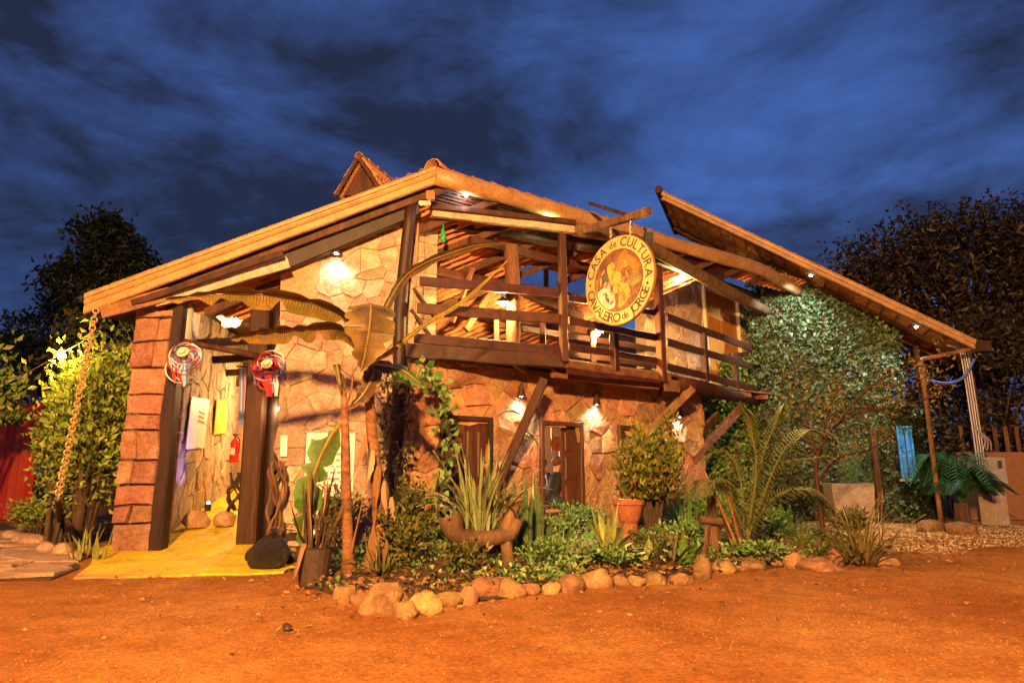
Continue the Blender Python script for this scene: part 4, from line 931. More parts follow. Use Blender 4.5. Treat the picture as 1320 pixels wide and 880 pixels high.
# ceiling spot under the eave, floodlight over the balcony
p = PK + EU * .95 + EV * .05 - nrm * .03; t = thing('ceiling_spot', p, 'small white spotlight under the eave slats near the corner post', 'lamp')
MB().lathe(p, [(.05, .06), (.06, 0), (.045, -.01)], 12).build('housing', 'white_pipe', t); bulb(p + Vector((0, 0, -.02)), .03, 'lamp_white', t); lamp('lamp_light', t, p + Vector((0, -.02, -.1)), 7, (1, .95, .85), .04)
p = dp(712, 289, 12.3); t = thing('floodlight', p, 'greenish floodlight under the eave beside the round sign', 'lamp')
MB().box(p, (.26, .12, .16)).build('housing', 'black', t); MB().box(p + Vector((-.01, -.07, 0)), (.22, .03, .12)).build('lens', 'lamp_green', t); MB().bar(p, p + Vector((0, 0, .22)), .03, .03).build('bracket', 'black', t)
lamp('lamp_light', t, p + Vector((-.05, -.12, 0)), 8, (.9, 1, .45), .06)
# hanging lamps in the upper room and ground floor (seen only by what they light)
def pendant(loc, label, energy, color, top=.5, m='lamp_warm', r=.05):
    t = thing('pendant_lamp', loc, label, 'lamp'); loc = Vector(loc)
    MB().tube([loc + Vector((0, 0, .06)), loc + Vector((0, 0, top))], .008, 5).build('cord', 'black', t)
    MB().lathe(loc + Vector((0, 0, .03)), [(.14, 0), (.10, .06), (.03, .10), (.02, .12)], 14).build('shade', 'dark_wood', t)
    bulb(loc, r, m, t); lamp('lamp_light', t, loc + Vector((0, 0, -.06)), energy, color, .06)
pendant(dp(648, 392, 12.0), 'pendant lamp hanging behind the mid balcony log', 240, (1, .62, .18), .5)
pendant(dp(878, 354, 15.2), 'pendant lamp hanging in front of the upper stone wall', 380, (1, .68, .2), .5)
pendant(dp(770, 430, 13.6), 'pendant lamp hanging behind the round sign', 420, (1, .62, .20), .6)
pendant(W1p(4.2, 3.3, 2.5), 'pendant lamp hanging inside the room behind the open window', 450, (1, .85, .68), .6)
pendant(Vector((-4.7, 15.0, 3.3)), 'pendant lamp hanging in the entrance hall', 230, (1, .62, .2), .6)
pendant(Vector((-6.1, 17.2, 3.3)), 'pendant lamp hanging deep in the hall', 230, (1, .66, .25), .5)
# small lights beside the entrance posts
for (x, y, Y, lab) in ((216, 510, 10.75, 'small bulb behind the pillar side of the entrance'), (360, 527, 11.0, 'small bulb on the dark entrance post')):
    p = dp(x, y, Y); t = thing('small_light', p, lab, 'lamp'); bulb(p, .035, 'lamp_warm', t); MB().box(p + Vector((0, .05, 0)), (.06, .06, .06)).build('socket', 'black', t); lamp('lamp_light', t, p + Vector((0, -.08, 0)), 6, (1, .8, .45), .03)
# blue uplight on two rocks in the hall
base = IW.p(262, 648, .5); base.z = ramp_z(base.y)
for i, (dx, dy, r, lab) in enumerate(((-.1, 0, .26, 'brown rock holding the blue uplight in the hall'), (.35, .15, .22, 'dark brown rock beside the blue uplight'))):
    o = rockmesh(base + Vector((dx, dy, .12)), (r, r * .8, r * .8), 50 + i).build('hall_rock', 'flag'); tag(o, lab, 'rock')
p = base + Vector((.05, .1, .42)); t = thing('blue_uplight', p, 'blue uplight glowing on the hall wall', 'lamp')
MB().lathe(p, [(.05, -.12), (.06, 0), (.05, .01)], 12).build('housing', 'black', t); bulb(p + Vector((0, 0, .02)), .035, 'lamp_blue', t); lamp('lamp_light', t, p + Vector((0, -.02, .06)), 40, (.22, .22, 1), .03, 80, Vector((0, 0, 1)) - IW.n * .5, .8)
# eave floods washing the ivy
def eave_flood(px, py, Y, lab, e, aim, c, spot=110):
    p = dp(px, py, Y); t = thing('eave_floodlight', p, lab, 'lamp', 'floodlights under the ivy house eave')
    MB().box(p, (.14, .10, .10)).build('housing', 'grey_metal', t); bulb(p + Vector(aim).normalized() * .06, .035, 'lamp_white', t)
    MB().bar(p, p + Vector((.1, .35, .12)), .03, .03).build('arm', 'white_pipe', t); lamp('lamp_light', t, p + Vector(aim).normalized() * .14, e, c, .05, spot, aim, .6)
eave_flood(1046, 352, 16.2, 'floodlight on an arm above the bright ivy', 230, (-.1, .75, -1), (.92, 1.0, .92), 120)
eave_flood(1182, 418, 15.8, 'floodlight under the low end of the ivy house eave', 170, (-.25, .35, -1), (.8, .9, 1.0))
# garden bulb on a wire in the bushes
p = dp(81, 459, 11.4); t = thing('garden_bulb', p, 'glowing orange bulb strung on a wire above the bush', 'lamp'); bulb(p, .055, 'lamp_orange', t)
MB().lathe(p + Vector((0, 0, .05)), [(.03, 0), (.03, .07), (.012, .09)], 8).build('socket', 'black', t); lamp('lamp_light', t, p + Vector((0, -.1, 0)), 130, (1, .55, .14), .06)
w_ = MB().tube(smooth_path([dp(-40, 505, 11.6), dp(30, 482, 11.5), dp(81, 454, 11.4), dp(112, 435, 10.5), dp(122, 404, 9.95)], 16), .008, 5).build('wire', 'brown_wood'); tag(w_, 'thin brown wire running from the bulb to the roof corner', 'wire')
# sodium globe lamp on a post behind the photographer, whose light fills the yard
sp = Vector((-1.2, -3.6, 0)); t = thing('post_lamp', sp, 'sodium globe lamp on a tapered post lighting the dirt yard', 'lamp post')
MB().tube([sp, sp + Vector((0, 0, 3)), sp + Vector((0, 0, 5.9))], [.09, .07, .05], 12).build('post', 'grey_metal', t)
MB().lathe(sp, [(.22, 0), (.22, .06), (.12, .12), (.10, .4)], 16).build('foot', 'grey_metal', t)
MB().lathe(sp + Vector((0, 0, 5.9)), [(.05, 0), (.16, .06), (.17, .09), (.05, .1)], 16).build('gallery', 'grey_metal', t); bulb(sp + Vector((0, 0, 6.22)), .24, 'lamp_sodium', t, 'globe')
lamp('lamp_light', t, sp + Vector((0, 0, 6.22)), 60000, (1.0, .50, .145), .27)

# ================================================================ SIGN
sc_ = S2.p(772, 300, 0.0); sdir = S2.n.copy()                     # arm leaves the balcony square to it
arm0 = dp(746, 302, 12.35); armdir = Vector((S2.n.x, S2.n.y, 0)).normalized()
def on_arm(px, py):
    pl = VPlane((arm0.x, arm0.y), (arm0.x + armdir.x, arm0.y + armdir.y)); return pl
SPL = on_arm(0, 0); SN = SPL.n
ctr_s, ctr_z = SPL.sz(797, 361)
sr = (SPL.sz(797, 304)[1] - SPL.sz(797, 419)[1]) / 2
sign = thing('hanging_sign', SPL.w(ctr_s, ctr_z), 'round painted sign reading Casa de Cultura hanging from a wooden arm', 'sign')
sgn = 1 if SPL.u.dot(Vector((1, 0, 0))) > 0 else -1
def SW(x, y, off): return SPL.w(ctr_s + sgn * x, ctr_z + y, off)
def disc(r, o0_, o1_, name, m, parent, n=48):
    vs = [SW(r*math.cos(2*PI*k/n), r*math.sin(2*PI*k/n), o) for o in (o0_, o1_) for k in range(n)]
    return MB().add(vs, [tuple(range(n)), tuple(range(2*n-1, n-1, -1))] + [(k, (k+1)%n, n+(k+1)%n, n+k) for k in range(n)]).build(name, m, parent)
bd = disc(sr, -.05, 0, 'board', 'sign_rim', sign); face = disc(sr * .985, .0005, .006, 'painted_ring', 'sign_cream', sign); disc(sr * .70, .0065, .010, 'rim_line', 'brown_ink', sign); pic = disc(sr * .685, .0105, .014, 'picture', 'art_brown', sign)
def patch(pts, lvl, m, name='painted_patch'):
    vs = [SW(x * sr, y * sr, .0145 + lvl * .001) for x, y in smooth2(pts)]; n = len(vs); MB().add(vs, [tuple(range(n))]).build(name, m, pic)
def smooth2(pts):
    P = [Vector((x, y, 0)) for x, y in pts]; n = len(P); o_ = []
    for i in range(n):
        a, b, c, d = P[i-1], P[i], P[(i+1) % n], P[(i+2) % n]
        for k in range(4):
            t_ = k / 4; q = .5*((2*b)+(c-a)*t_+(2*a-5*b+4*c-d)*t_*t_+(3*b-a-3*c+d)*t_**3); o_.append((q.x, q.y))
    return o_
patch([(-.05,.1),(.1,.5),(.4,.45),(.6,.15),(.5,-.1),(.2,0)], 1, 'art_orange'); patch([(-.6,-.15),(-.45,.3),(-.2,.45),(-.25,.05)], 1, 'art_dark')
patch([(.05,.1),(.55,.05),(.62,-.15),(.3,-.2)], 2, 'art_olive'); patch([(.1,.2),(.35,.25),(.45,.0),(.2,-.05)], 3, 'art_brown')
patch([(-.6,-.2),(-.4,-.1),(-.15,-.25),(-.1,-.55),(-.3,-.6),(-.5,-.45)], 2, 'art_grey'); patch([(-.45,-.22),(-.36,-.2),(-.25,-.42),(-.3,-.45)], 3, 'art_dark')
patch([(-.3,.35),(-.12,.42),(0,.2),(.1,.1),(.05,-.2),(-.1,-.28),(-.22,0)], 3, 'art_yellow'); patch([(.05,-.1),(.25,-.12),(.35,-.35),(.2,-.55),(.0,-.62),(.02,-.4)], 4, 'art_yellow'); patch([(.05,.45),(.15,.62),(.3,.55),(.2,.42)], 3, 'art_orange'); patch([(.1,-.3),(.18,-.3),(.22,-.5),(.12,-.48)], 5, 'art_orange')
def glyph(ch, size):
    cu = bpy.data.curves.new('g', 'FONT'); cu.body = ch; cu.size = size; cu.align_x = 'CENTER'; cu.align_y = 'CENTER'; cu.resolution_u = 3; cu.offset = size * 0.018
    o = bpy.data.objects.new('g', cu); COL.objects.link(o); dg = bpy.context.evaluated_depsgraph_get(); me = bpy.data.meshes.new_from_object(o.evaluated_get(dg))
    vs = [v.co.copy() for v in me.vertices]; fs = [tuple(p.vertices) for p in me.polygons]; bpy.data.objects.remove(o); bpy.data.curves.remove(cu); bpy.data.meshes.remove(me); return vs, fs
def ring_text(txt, a0, a1, r, top, mb):
    G = []
    for ch in txt:
        if ch == ' ': G.append((None, None, sr * .09)); continue
        vs, fs = glyph(ch, sr * (.22 if ch in 'de' else .29)); xs = [v.x for v in vs]; mx = (max(xs) + min(xs)) / 2
        G.append(([Vector((v.x - mx, v.y, 0)) for v in vs], fs, max(xs) - min(xs) + sr * .035))
    tot = sum(g_[2] for g_ in G); pos = 0
    for vs, fs, w_ in G:
        a = math.radians(a0 + (a1 - a0) * (pos + w_ / 2) / tot); pos += w_
        if vs is None: continue
        c = Vector((math.cos(a), math.sin(a))); up = c if top else -c; rt = Vector((up.y, -up.x))
        MB().add([SW(c.x*r + rt.x*v.x + up.x*v.y, c.y*r + rt.y*v.x + up.y*v.y, .0085) for v in vs], fs).build('letter', 'brown_ink', face)
rn_ = random.Random(12)
for k in range(46):
    a = rn_.uniform(0, 6.28); q = .62 * math.sqrt(rn_.random()); x, y = q * math.cos(a), q * math.sin(a); d = rn_.uniform(0, 3.14); l_, w_ = rn_.uniform(.05, .13), rn_.uniform(.015, .035)
    if math.hypot(x, y) + l_ > .66: continue
    m_ = rn_.choice(['art_grey', 'art_dark', 'art_brown', 'art_grey'] if x < -.1 and y < 0 else ['art_orange', 'art_orange', 'art_brown', 'art_yellow'] if y > .15 else ['art_yellow', 'art_brown', 'art_olive', 'art_orange'])
    patch([(x + l_*math.cos(d), y + l_*math.sin(d)), (x - w_*math.sin(d), y + w_*math.cos(d)), (x - l_*math.cos(d), y - l_*math.sin(d)), (x + w_*math.sin(d), y - w_*math.cos(d))], 6 + k * .05, m_, 'brush_stroke')
mb = MB(); ring_text('CASA de CULTURA', 168, -10, sr * .84, True, mb); ring_text('CAVALEIRO de JORGE', 186, 338, sr * .84, False, mb)
for a in (176, -17):
    a = math.radians(a); MB().add([SW(sr*.84*math.cos(a) + .03*math.cos(k*PI/4), sr*.84*math.sin(a) + .03*math.sin(k*PI/4), .0085) for k in range(8)], [tuple(range(8))]).build('dot', 'brown_ink', face)
ar = thing('sign_arm', arm0, 'rough timber arm sticking out from the balcony eave to carry the round sign', 'beam')
e1 = SPL.p(838, 272); MB().bar(SPL.p(745, 300) , e1, .11, .15, jit=.006, n=5).build('beam', 'weathered_wood', ar)
MB().bar(SPL.p(760, 262, -.1), SPL.p(806, 276, .05), .07, .07).build('pole', 'dark_wood', ar)
for (x, y0, y1) in ((787, 287, 307), (812, 280, 304)):
    a = SPL.p(x, y0); b = SPL.p(x, y1); nl = 7; mb = MB()
    for i in range(nl):
        c = a.lerp(b, (i + .5) / nl); u_ = SPL.u if i % 2 else SPL.n; h = (a - b).length / nl * .62
        mb.tube([c + u_ * .016 * math.cos(k*PI/4) + Vector((0, 0, h * math.sin(k*PI/4))) for k in range(9)], .005, 4)
    mb.build('chain', 'grey_metal', sign)
p = SPL.p(836, 305, -.3); t = thing('small_floodlight', p, 'small black floodlight on the gutter beside the sign', 'lamp')
MB().box(p, (.16, .10, .15)).build('housing', 'black', t); MB().bar(p, p + Vector((-.05, .1, .2)), .03, .03).build('bracket', 'black', t)
p = dp(551, 263, 10.75); t = thing('security_camera', p, 'small cream security camera fixed on the corner post', 'camera')
MB().box(p + Vector((.05, 0, .15)), (.14, .12, .16)).build('junction_box', 'terracotta', t); MB().bar(p + Vector((.05, 0, .1)), p, .03, .03).build('bracket', 'cream_paint', t)
mb = MB(); mb.tube([p + Vector((.02, .05, .03)), p + Vector((-.10, -.14, -.04))], .045, 10); mb.build('body', 'cream_paint', t)
p = dp(571, 300, 11.25); o = MB().lathe(p + Vector((0, 0, -.18)), [(.03, 0), (.045, .02), (.045, .18), (.015, .26), (.015, .34)], 12).build('green_bottle', surf('bottle_green', (.02,.25,.06), (.04,.4,.1), 4, .15, 0), smooth=True); tag(o, 'green glass bottle hanging from the eave beam', 'bottle')

# ================================================================ RAIN CHAIN
mb = None; a = dp(124, 398, 9.85); b = dp(74, 642, 9.6); t = thing('rain_chain', b, 'heavy tan chain hanging from the gutter end down to a short stake', 'chain'); nl = 46
d = (b - a).normalized(); s = d.cross(Vector((0, 1, 0))).normalized(); f_ = d.cross(s)
proto = None
for i in range(nl):
    c = a.lerp(b, (i + .5) / nl); c.z -= 0.10 * math.sin(PI * (i + .5) / nl); u_ = (s * .8 + f_ * .6) if i % 2 else (f_ * .8 - s * .6); h = (b - a).length / nl * .72
    MB().tube([c + u_ * .042 * math.cos(k*PI/4) + d * h * math.sin(k*PI/4) for k in range(9)], .013, 5, cap=False).build('chain_link', 'chain_metal', t)
g = gp(77, 700); o = MB().tube([g + Vector((0, 0, -.1)), g + Vector((-.02, 0, .35)), Vector((b.x, b.y, b.z))], [.06, .055, .045], 8, .08).build('stake', 'dark_wood', t)

# ================================================================ ENTRANCE THINGS
def ribbons(c, label, r=.24, cols=('ribbon_red', 'ribbon_white', 'ribbon_blue')):
    c = Vector(c); t = thing('ribbon_wreath', c, label, 'decoration', 'ribbon wreaths on the entrance pole')
    for q in range(18):
        mb = MB(); a0 = random.uniform(0, 6.28); rr = r * random.uniform(.55, 1.05); tl = Vector((random.uniform(-.06, .06), random.uniform(-.1, .02), random.uniform(-.08, .08)))
        pts = [c + tl + Vector((math.cos(a0 + k*.7) * rr, random.uniform(-.06, .03), math.sin(a0 + k*.7) * rr * .85 - .03*k*(q % 2))) for k in range(9)]
        blade(mb, smooth_path(pts, 22), .035, .2, lambda t_: 1, side=Vector((.2, 1, .2))); mb.build('ribbon', cols[q % len(cols)], t)
    for q in range(9):
        x0 = random.uniform(-.15, .2); blade(mb := MB(), [c + Vector((x0, -.05, -.1)), c + Vector((x0 + random.uniform(-.05, .05), -.08, -.3)), c + Vector((x0 + .03, -.05, -.42 - .1 * random.random()))], .05, .1, lambda t_: 1); mb.build('ribbon_tail', cols[(q + 1) % len(cols)], t)
    MB().lathe(c + Vector((0, -.10, .02)), [(.02, -.02), (.09, 0), (.095, .02), (.06, .03), (.055, .07), (.02, .08)], 14, Matrix.Rotation(PI/2 - .4, 3, 'X')).build('hat', 'cream_paint', t)
ribbons(dp(240, 457, 10.3), 'red white and blue ribbon wreath hung beside the stone pillar', .25, ('ribbon_white', 'ribbon_red', 'ribbon_blue'))
ribbons(dp(347, 472, 10.75), 'mostly red ribbon wreath hung on the dark entrance post', .24, ('ribbon_red', 'ribbon_red', 'ribbon_white', 'ribbon_blue'))
t = thing('hanging_streamers', dp(318, 490, 14.5), 'blue and white fabric streamers hanging inside the doorway', 'streamers')
for i in range(9):
    mb = MB(); x = 311 + i * 2.1; L_ = 520 + random.randint(0, 30); blade(mb, [dp(x, 474, 14.5), dp(x + .5, 495, 14.5), dp(x - .4, L_, 14.5)], .10, .1, lambda t_: 1, side=Vector((1, 0, 0))); mb.build('streamer', ('ribbon_blue', 'lilac', 'ribbon_blue', 'ribbon_red')[i % 4], t)
mb = MB(); mb.bar(dp(305, 472, 14.5), dp(335, 474, 14.5), .03, .03); mb.build('rod', 'dark_wood', t)
def textlines(plane_w, x0, x1, z1, rows, dz, h, mats, parent, seed):
    rn = random.Random(seed)
    for r_ in range(rows):
        mb = MB(); x = x0; z = z1 - r_ * dz; end_ = x1 - rn.uniform(0, .25) * (x1 - x0)
        while x < end_:
            w_ = rn.uniform(.04, .12); mb.add([plane_w(x, z), plane_w(min(x + w_, x1), z), plane_w(min(x + w_, x1), z + h), plane_w(x, z + h)], [(0, 1, 2, 3)]); x += w_ + .025
        if mb.v: mb.build('text_line', mats[r_ % len(mats)], parent, kind='stuff')
# white banner on the gable wall
ba = W0.sz(388, 700)[0]; bb = W0.sz(452, 700)[0]; x0, x1 = min(ba, bb), max(ba, bb); zb1 = W0.sz(410, 558)[1]; zb0 = zb1 - 1.62
bn = thing('text_banner', W0.w(x0, zb0, .1), 'white text banner hung on the stone gable wall', 'banner')
mb = MB(); mb.poly([W0.w(x0, zb0, .085), W0.w(x1, zb0, .085), W0.w(x1, zb1, .075), W0.w(x0, zb1, .075)], W0.n * .006); mb.build('sheet', 'white_board', bn)
MB().tube([W0.w(x0 - .03, zb1 + .01, .085), W0.w(x1 + .03, zb1 + .01, .085)], .014, 6).build('rod', 'white_pipe', bn)
MB().tube([W0.w(x0, zb1 + .01, .085), W0.w((x0 + x1)/2, zb1 + .22, .06), W0.w(x1, zb1 + .01, .085)], .005, 4).build('cord', 'rope', bn)
# text runs from the viewer's left, which is the far end of the plane's axis
def bw_(x, z): return W0.w(x1 - x, z, .097)
textlines(bw_, .06, x1 - x0 - .05, zb1 - .36, 9, .10, .03, ['purple_ink', 'red_ink', 'blue_ink', 'purple_ink'], bn, 4)
mb = MB(); mb.add([bw_(.07, zb1 - .2), bw_(.14, zb1 - .2), bw_(.14, zb1 - .1), bw_(.07, zb1 - .1)], [(0, 1, 2, 3)]); mb.build('emblem', 'red_ink', bn)
q = [W0.p(x, y, .07) for x, y in ((361, 588), (370, 588), (371, 561), (362, 561))]; o = MB().poly(q, W0.n * .012).build('wall_notice', 'white_board'); tag(o, 'small blank white notice beside the banner', 'notice')
# board, exit plate, yellow panel and extinguisher on the hall wall
q = [IW.p(x, y, .09) for x, y in ((238, 579), (264, 577), (269, 515), (246, 511))]; bd2 = thing('notice_board', q[0], 'white notice board with a little red print on the hall wall', 'board')
MB().poly(q, IW.n * .02).build('sheet', 'white_board', bd2)
A2 = IW.sz(246, 540); ux = IW.sz(266, 540)[0] - A2[0]
def hb(x, z): return IW.w(A2[0] + x, z, .115)
zz = IW.sz(255, 528)[1]; textlines(hb, .05 * ux / .9, ux * .5, zz - .1, 3, .09, .045, ['red_ink'], bd2, 9); textlines(hb, ux * .55, ux * .9, zz - .22, 2, .07, .02, ['blue_ink'], bd2, 10); textlines(hb, ux * .1, ux * .4, zz - .8, 2, .08, .03, ['blue_ink'], bd2, 12)
q = [IW.p(x, y, .09) for x, y in ((267, 532), (272, 532), (272, 523), (267, 523))]; o = MB().poly(q, IW.n * .01).build('exit_plate', 'leaf_pale'); tag(o, 'tiny green and white safety plate on the hall wall', 'plate')
q = [IW.p(x, y, .09) for x, y in ((275, 560), (290, 558), (291, 516), (279, 515))]; o = MB().poly(q, IW.n * .02).build('ochre_panel', 'ribbon_yellow'); tag(o, 'plain yellow panel on the hall wall', 'panel')
p = Vector((-6.25, 15.3, 1.55)); p = dp(301, 596, 15.5); t = thing('fire_extinguisher', p, 'red fire extinguisher hung at the end of the hall wall', 'extinguisher')
MB().lathe(p, [(.09, 0), (.1, .02), (.1, .45), (.07, .53), (.03, .56), (.03, .62)], 16).build('cylinder', 'red_paint', t, smooth=True); MB().box(p + Vector((0, -.02, .64)), (.05, .16, .05)).build('valve', 'black', t); MB().tube(smooth_path([p + Vector((0, -.05, .62)), p + Vector((.14, -.08, .5)), p + Vector((.12, -.08, .2))], 8), .014, 6).build('hose', 'black', t); MB().box(p + Vector((0, -.1, .26)), (.1, .01, .16)).build('sticker', 'white_board', t)
# small dark figurine on the rock, wood carving beside the post
def carving(p, hgt, label, m, seed):
    t = thing('wood_carving', p, label, 'sculpture'); rn = random.Random(seed)
    for k in range(8):
        a = rn.uniform(0, 6.28); pts = [p + Vector((math.cos(a + i * .6) * .10 * (.5 + rn.random()), math.sin(a + i) * .06, hgt * i / 6)) for i in range(7)]
        MB().tube(smooth_path(pts, 14), [.02 + .008 * math.sin(i + k) for i in range(14)], 7, .15).build('stem', m, t, smooth=True)
carving(base + Vector((.5, .2, .3)), .7, 'small dark twisted figure standing on the hall rock', 'dark_wood', 3)
carving(dp(352, 690, 10.6) * 1.0, 1.15, 'knotted driftwood carving leaning by the dark entrance post', 'weathered_wood', 5)
# rubbish bags and boxes
g = gp(335, 736); g.z = .03
def bag(c, r, label, m='trash_bag', tie=True, tilt=0):
    V, Fc = ico(4); vs = []
    for v in V:
        q = v * (1 + .16 * noise.noise(v * 1.6 + Vector(c)) + .13 * abs(noise.noise(v * 3.5 + Vector(c))) + .17 * abs(noise.noise(v * 6 + Vector(c)))); z = q.z
        k = 1 - .45 * max(0, z) ** 1.5; vs.append(Vector((q.x * r[0] * k + tilt * max(0, z) * r[0], q.y * r[1] * k, max(z, -.72) * r[2] + r[2] * .72)) + Vector(c))
    t = thing('rubbish_bag', c, label, 'bag'); MB().add(vs, Fc).build('sack', m, t, smooth=True)
    if tie: tp = Vector(c) + Vector((tilt * r[0], 0, r[2] * 1.66)); MB().lathe(tp, [(.05, -.05), (.025, 0), (.06, .06), (.05, .08)], 9).build('tie', m, t)
bag(g + Vector((.02, .2, 0)), (.25, .22, .24), 'bulging dark plastic rubbish bag at the edge of the yellow floor', tilt=.25)
g2 = gp(362, 728); bag(g2 + Vector((0, .25, 0)), (.24, .2, .14), 'low black plastic bag between the rubbish bag and the cardboard box', 'black', False)
g3 = gp(381, 727); t = thing('cardboard_box', g3, 'small brown cardboard box next to the black bag', 'box'); MB().box(g3 + Vector((0, .2, .14)), (.34, .3, .24), Matrix.Rotation(.15, 3, 'Z')).build('carton', 'raw_wood', t); MB().box(g3 + Vector((0.02, .05, .27)), (.34, .14, .012), Matrix.Rotation(.3, 3, 'X')).build('flap', 'pale_board', t)
g4 = gp(366, 712); t = thing('folded_papers', g4 + Vector((0, .2, .2)), 'loose pile of folded pale papers behind the bags', 'papers')
for i in range(5): MB().box(g4 + Vector((random.uniform(-.2, .25), .3, .3 + .035 * i)), (.34, .22, .02), Matrix.Rotation(random.uniform(-.7, .7), 3, 'Z') @ Matrix.Rotation(random.uniform(-.25, .25), 3, 'Y')).build('sheet', 'pale_board', t)
tag(MB().box(g4 + Vector((0.02, .32, .12)), (.5, .32, .3), Matrix.Rotation(-.2, 3, 'Z')).build('dark_crate', 'dark_wood'), 'dark wooden crate under the folded papers', 'crate')

# ================================================================ SEATED PEOPLE IN THE ROOM
def seated(base, yaw, label, top='shirt', legs='jeans', hair='hair', s=1.0):
    """sitting on a stool: one skinned body, clothing colours as children"""
    t = thing('person', base, label, 'person', 'people seated in the room'); R = Matrix.Rotation(yaw, 4, 'Z')
    J = {'pel': (0, 0, .50), 'wst': (0, .02, .68), 'chs': (0, .06, .88), 'nck': (0, .09, 1.05), 'hd0': (0, .11, 1.14), 'hd1': (0, .12, 1.28),
         'hl': (-.1, .02, .48), 'kl': (-.13, .44, .50), 'al': (-.13, .42, .08), 'tl': (-.13, .58, .05), 'hr': (.1, .02, .48), 'kr': (.13, .44, .50), 'ar': (.13, .40, .08), 'tr': (.13, .56, .05),
         'sl': (-.17, .07, .99), 'el': (-.24, .12, .72), 'wl': (-.15, .36, .70), 'fl': (-.10, .45, .70), 'sr': (.17, .07, .99), 'er': (.24, .12, .72), 'wr': (.15, .36, .72), 'fr': (.10, .45, .72)}
    Rd = dict(pel=.15, wst=.135, chs=.15, nck=.055, hd0=.075, hd1=.09, hl=.09, kl=.062, al=.042, tl=.04, hr=.09, kr=.062, ar=.042, tr=.04, sl=.06, el=.045, wl=.03, fl=.035, sr=.06, er=.045, wr=.03, fr=.035)
    E = [('pel','wst'),('wst','chs'),('chs','nck'),('nck','hd0'),('hd0','hd1'),('pel','hl'),('hl','kl'),('kl','al'),('al','tl'),('pel','hr'),('hr','kr'),('kr','ar'),('ar','tr'),('chs','sl'),('sl','el'),('el','wl'),('wl','fl'),('chs','sr'),('sr','er'),('er','wr'),('wr','fr')]
    K = list(J); me = bpy.data.meshes.new('body'); me.from_pydata([R @ (Vector(J[k]) * s) for k in K], [(K.index(a), K.index(b)) for a, b in E], [])
    o = bpy.data.objects.new('body', me); link(o, t, base)
    sk = o.modifiers.new('skin', 'SKIN'); 
    for i, k in enumerate(K): me.skin_vertices[0].data[i].radius = (Rd[k]*s, Rd[k]*s)
    me.skin_vertices[0].data[0].use_root = True; su = o.modifiers.new('sub', 'SUBSURF'); su.levels = 1; su.render_levels = 1
    dg = bpy.context.evaluated_depsgraph_get(); m2 = bpy.data.meshes.new_from_object(o.evaluated_get(dg)); o.modifiers.clear(); o.data = m2; m2.materials.clear()
    for nm in (top, legs, 'skin'): m2.materials.append(M[nm])
    for p_ in m2.polygons:
        z = p_.center.z / s; c = R.inverted() @ p_.center; far = c.y / s > .28 and .6 < z < .8
        p_.material_index = 2 if (z > 1.06 or far) else (1 if z < .56 else 0); p_.use_smooth = True
    V, Fc = ico(2); hd = R @ (Vector((0, .085, 1.27)) * s) + Vector(base)
    MB().add([hd + R @ Vector((v.x*.098, v.y*.105, v.z*.11)) * s for v in V if True], Fc).build('hair', hair, t, smooth=True)
    st = thing('stool', base, 'plain wooden stool under ' + label, 'stool'); b = Vector(base)
    MB().lathe(b + Vector((0, 0, .33 * s)), [(.17, 0), (.18, .02), (.17, .04)], 16).build('seat', 'brown_wood', st)
    for a in range(4): MB().bar(b + Vector((.12*math.cos(a*PI/2+.7), .12*math.sin(a*PI/2+.7), .34 * s)), b + Vector((.17*math.cos(a*PI/2+.7), .17*math.sin(a*PI/2+.7), 0)), .03, .03).build('leg', 'brown_wood', st)
z0 = .16
def room(px, back, z): 
    a = W1.sz(px, 600)[0]; return a
pb = dp(714, 660, 13.9); pb.z = .18; seated(pb, -.9, 'person in black top with brown hair sitting by the window')
pb = dp(704, 660, 15.4); pb.z = .18; seated(pb, 2.2, 'person in pale top sitting across from the one in black', 'lilac', 'jeans', 'hair')
# hanging crafts on the back of that room
t = thing('craft_hanging', dp(712, 580, 16.2), 'cluster of red white and blue crafts hanging inside the window', 'decoration')
for i in range(26):
    x = random.uniform(688, 752); y = random.uniform(545, 618); Yd = random.uniform(15.2, 16.2); p = dp(x, y, Yd); hh = random.uniform(.18, .45)
    MB().bar(p, p - Vector((0, 0, hh)), random.uniform(.05, .16), .03).build('pennant', random.choice(['ribbon_red', 'ribbon_white', 'lilac', 'ribbon_blue', 'art_dark', 'ribbon_yellow', 'ribbon_red']), t)
p = dp(719, 572, 15.0); MB().lathe(p, [(.02, -.02), (.16, 0), (.17, .02), (.10, .05), (.02, .06)], 16, Matrix.Rotation(PI/2, 3, 'X')).build('disc', 'art_orange', t)

# ================================================================ RIGHT: METER POLE
g = gp(1284, 676); mp_ = thing('meter_post', g, 'concrete post with grey electricity meter box and bundled conduits', 'meter post')
MB().box(g + Vector((0, 0, .42)), (.42, .36, .84), Matrix.Rotation(.2, 3, 'Z')).build('concrete_block', 'concrete', mp_); MB().box(dp(1283, 606, g.y - .1), (.42, .2, .62), Matrix.Rotation(.2, 3, 'Z')).build('meter_box', 'box_grey', mp_)
MB().box(dp(1289, 598, g.y - .26), (.10, .02, .16), Matrix.Rotation(.2, 3, 'Z')).build('meter_window', 'art_dark', mp_)
zt = dp(1257, 450, g.y).z
for i in range(4):
    x0 = -.28 + i * .06; MB().tube(smooth_path([g + Vector((x0, -.05, .7)), g + Vector((x0, -.05, 2.2)), g + Vector((x0 - .02, -.03, zt - .3)), g + Vector((x0 - .06, 0, zt)), g + Vector((x0 - .25, .1, zt + .12))], 14), .018, 7).build('conduit', 'white_pipe' if i != 2 else 'grey_metal', mp_, smooth=True)
MB().tube([g + Vector((-.08, .05, .8)), g + Vector((-.12, .05, zt + .2))], .055, 9, .03).build('pole', 'weathered_wood', mp_)
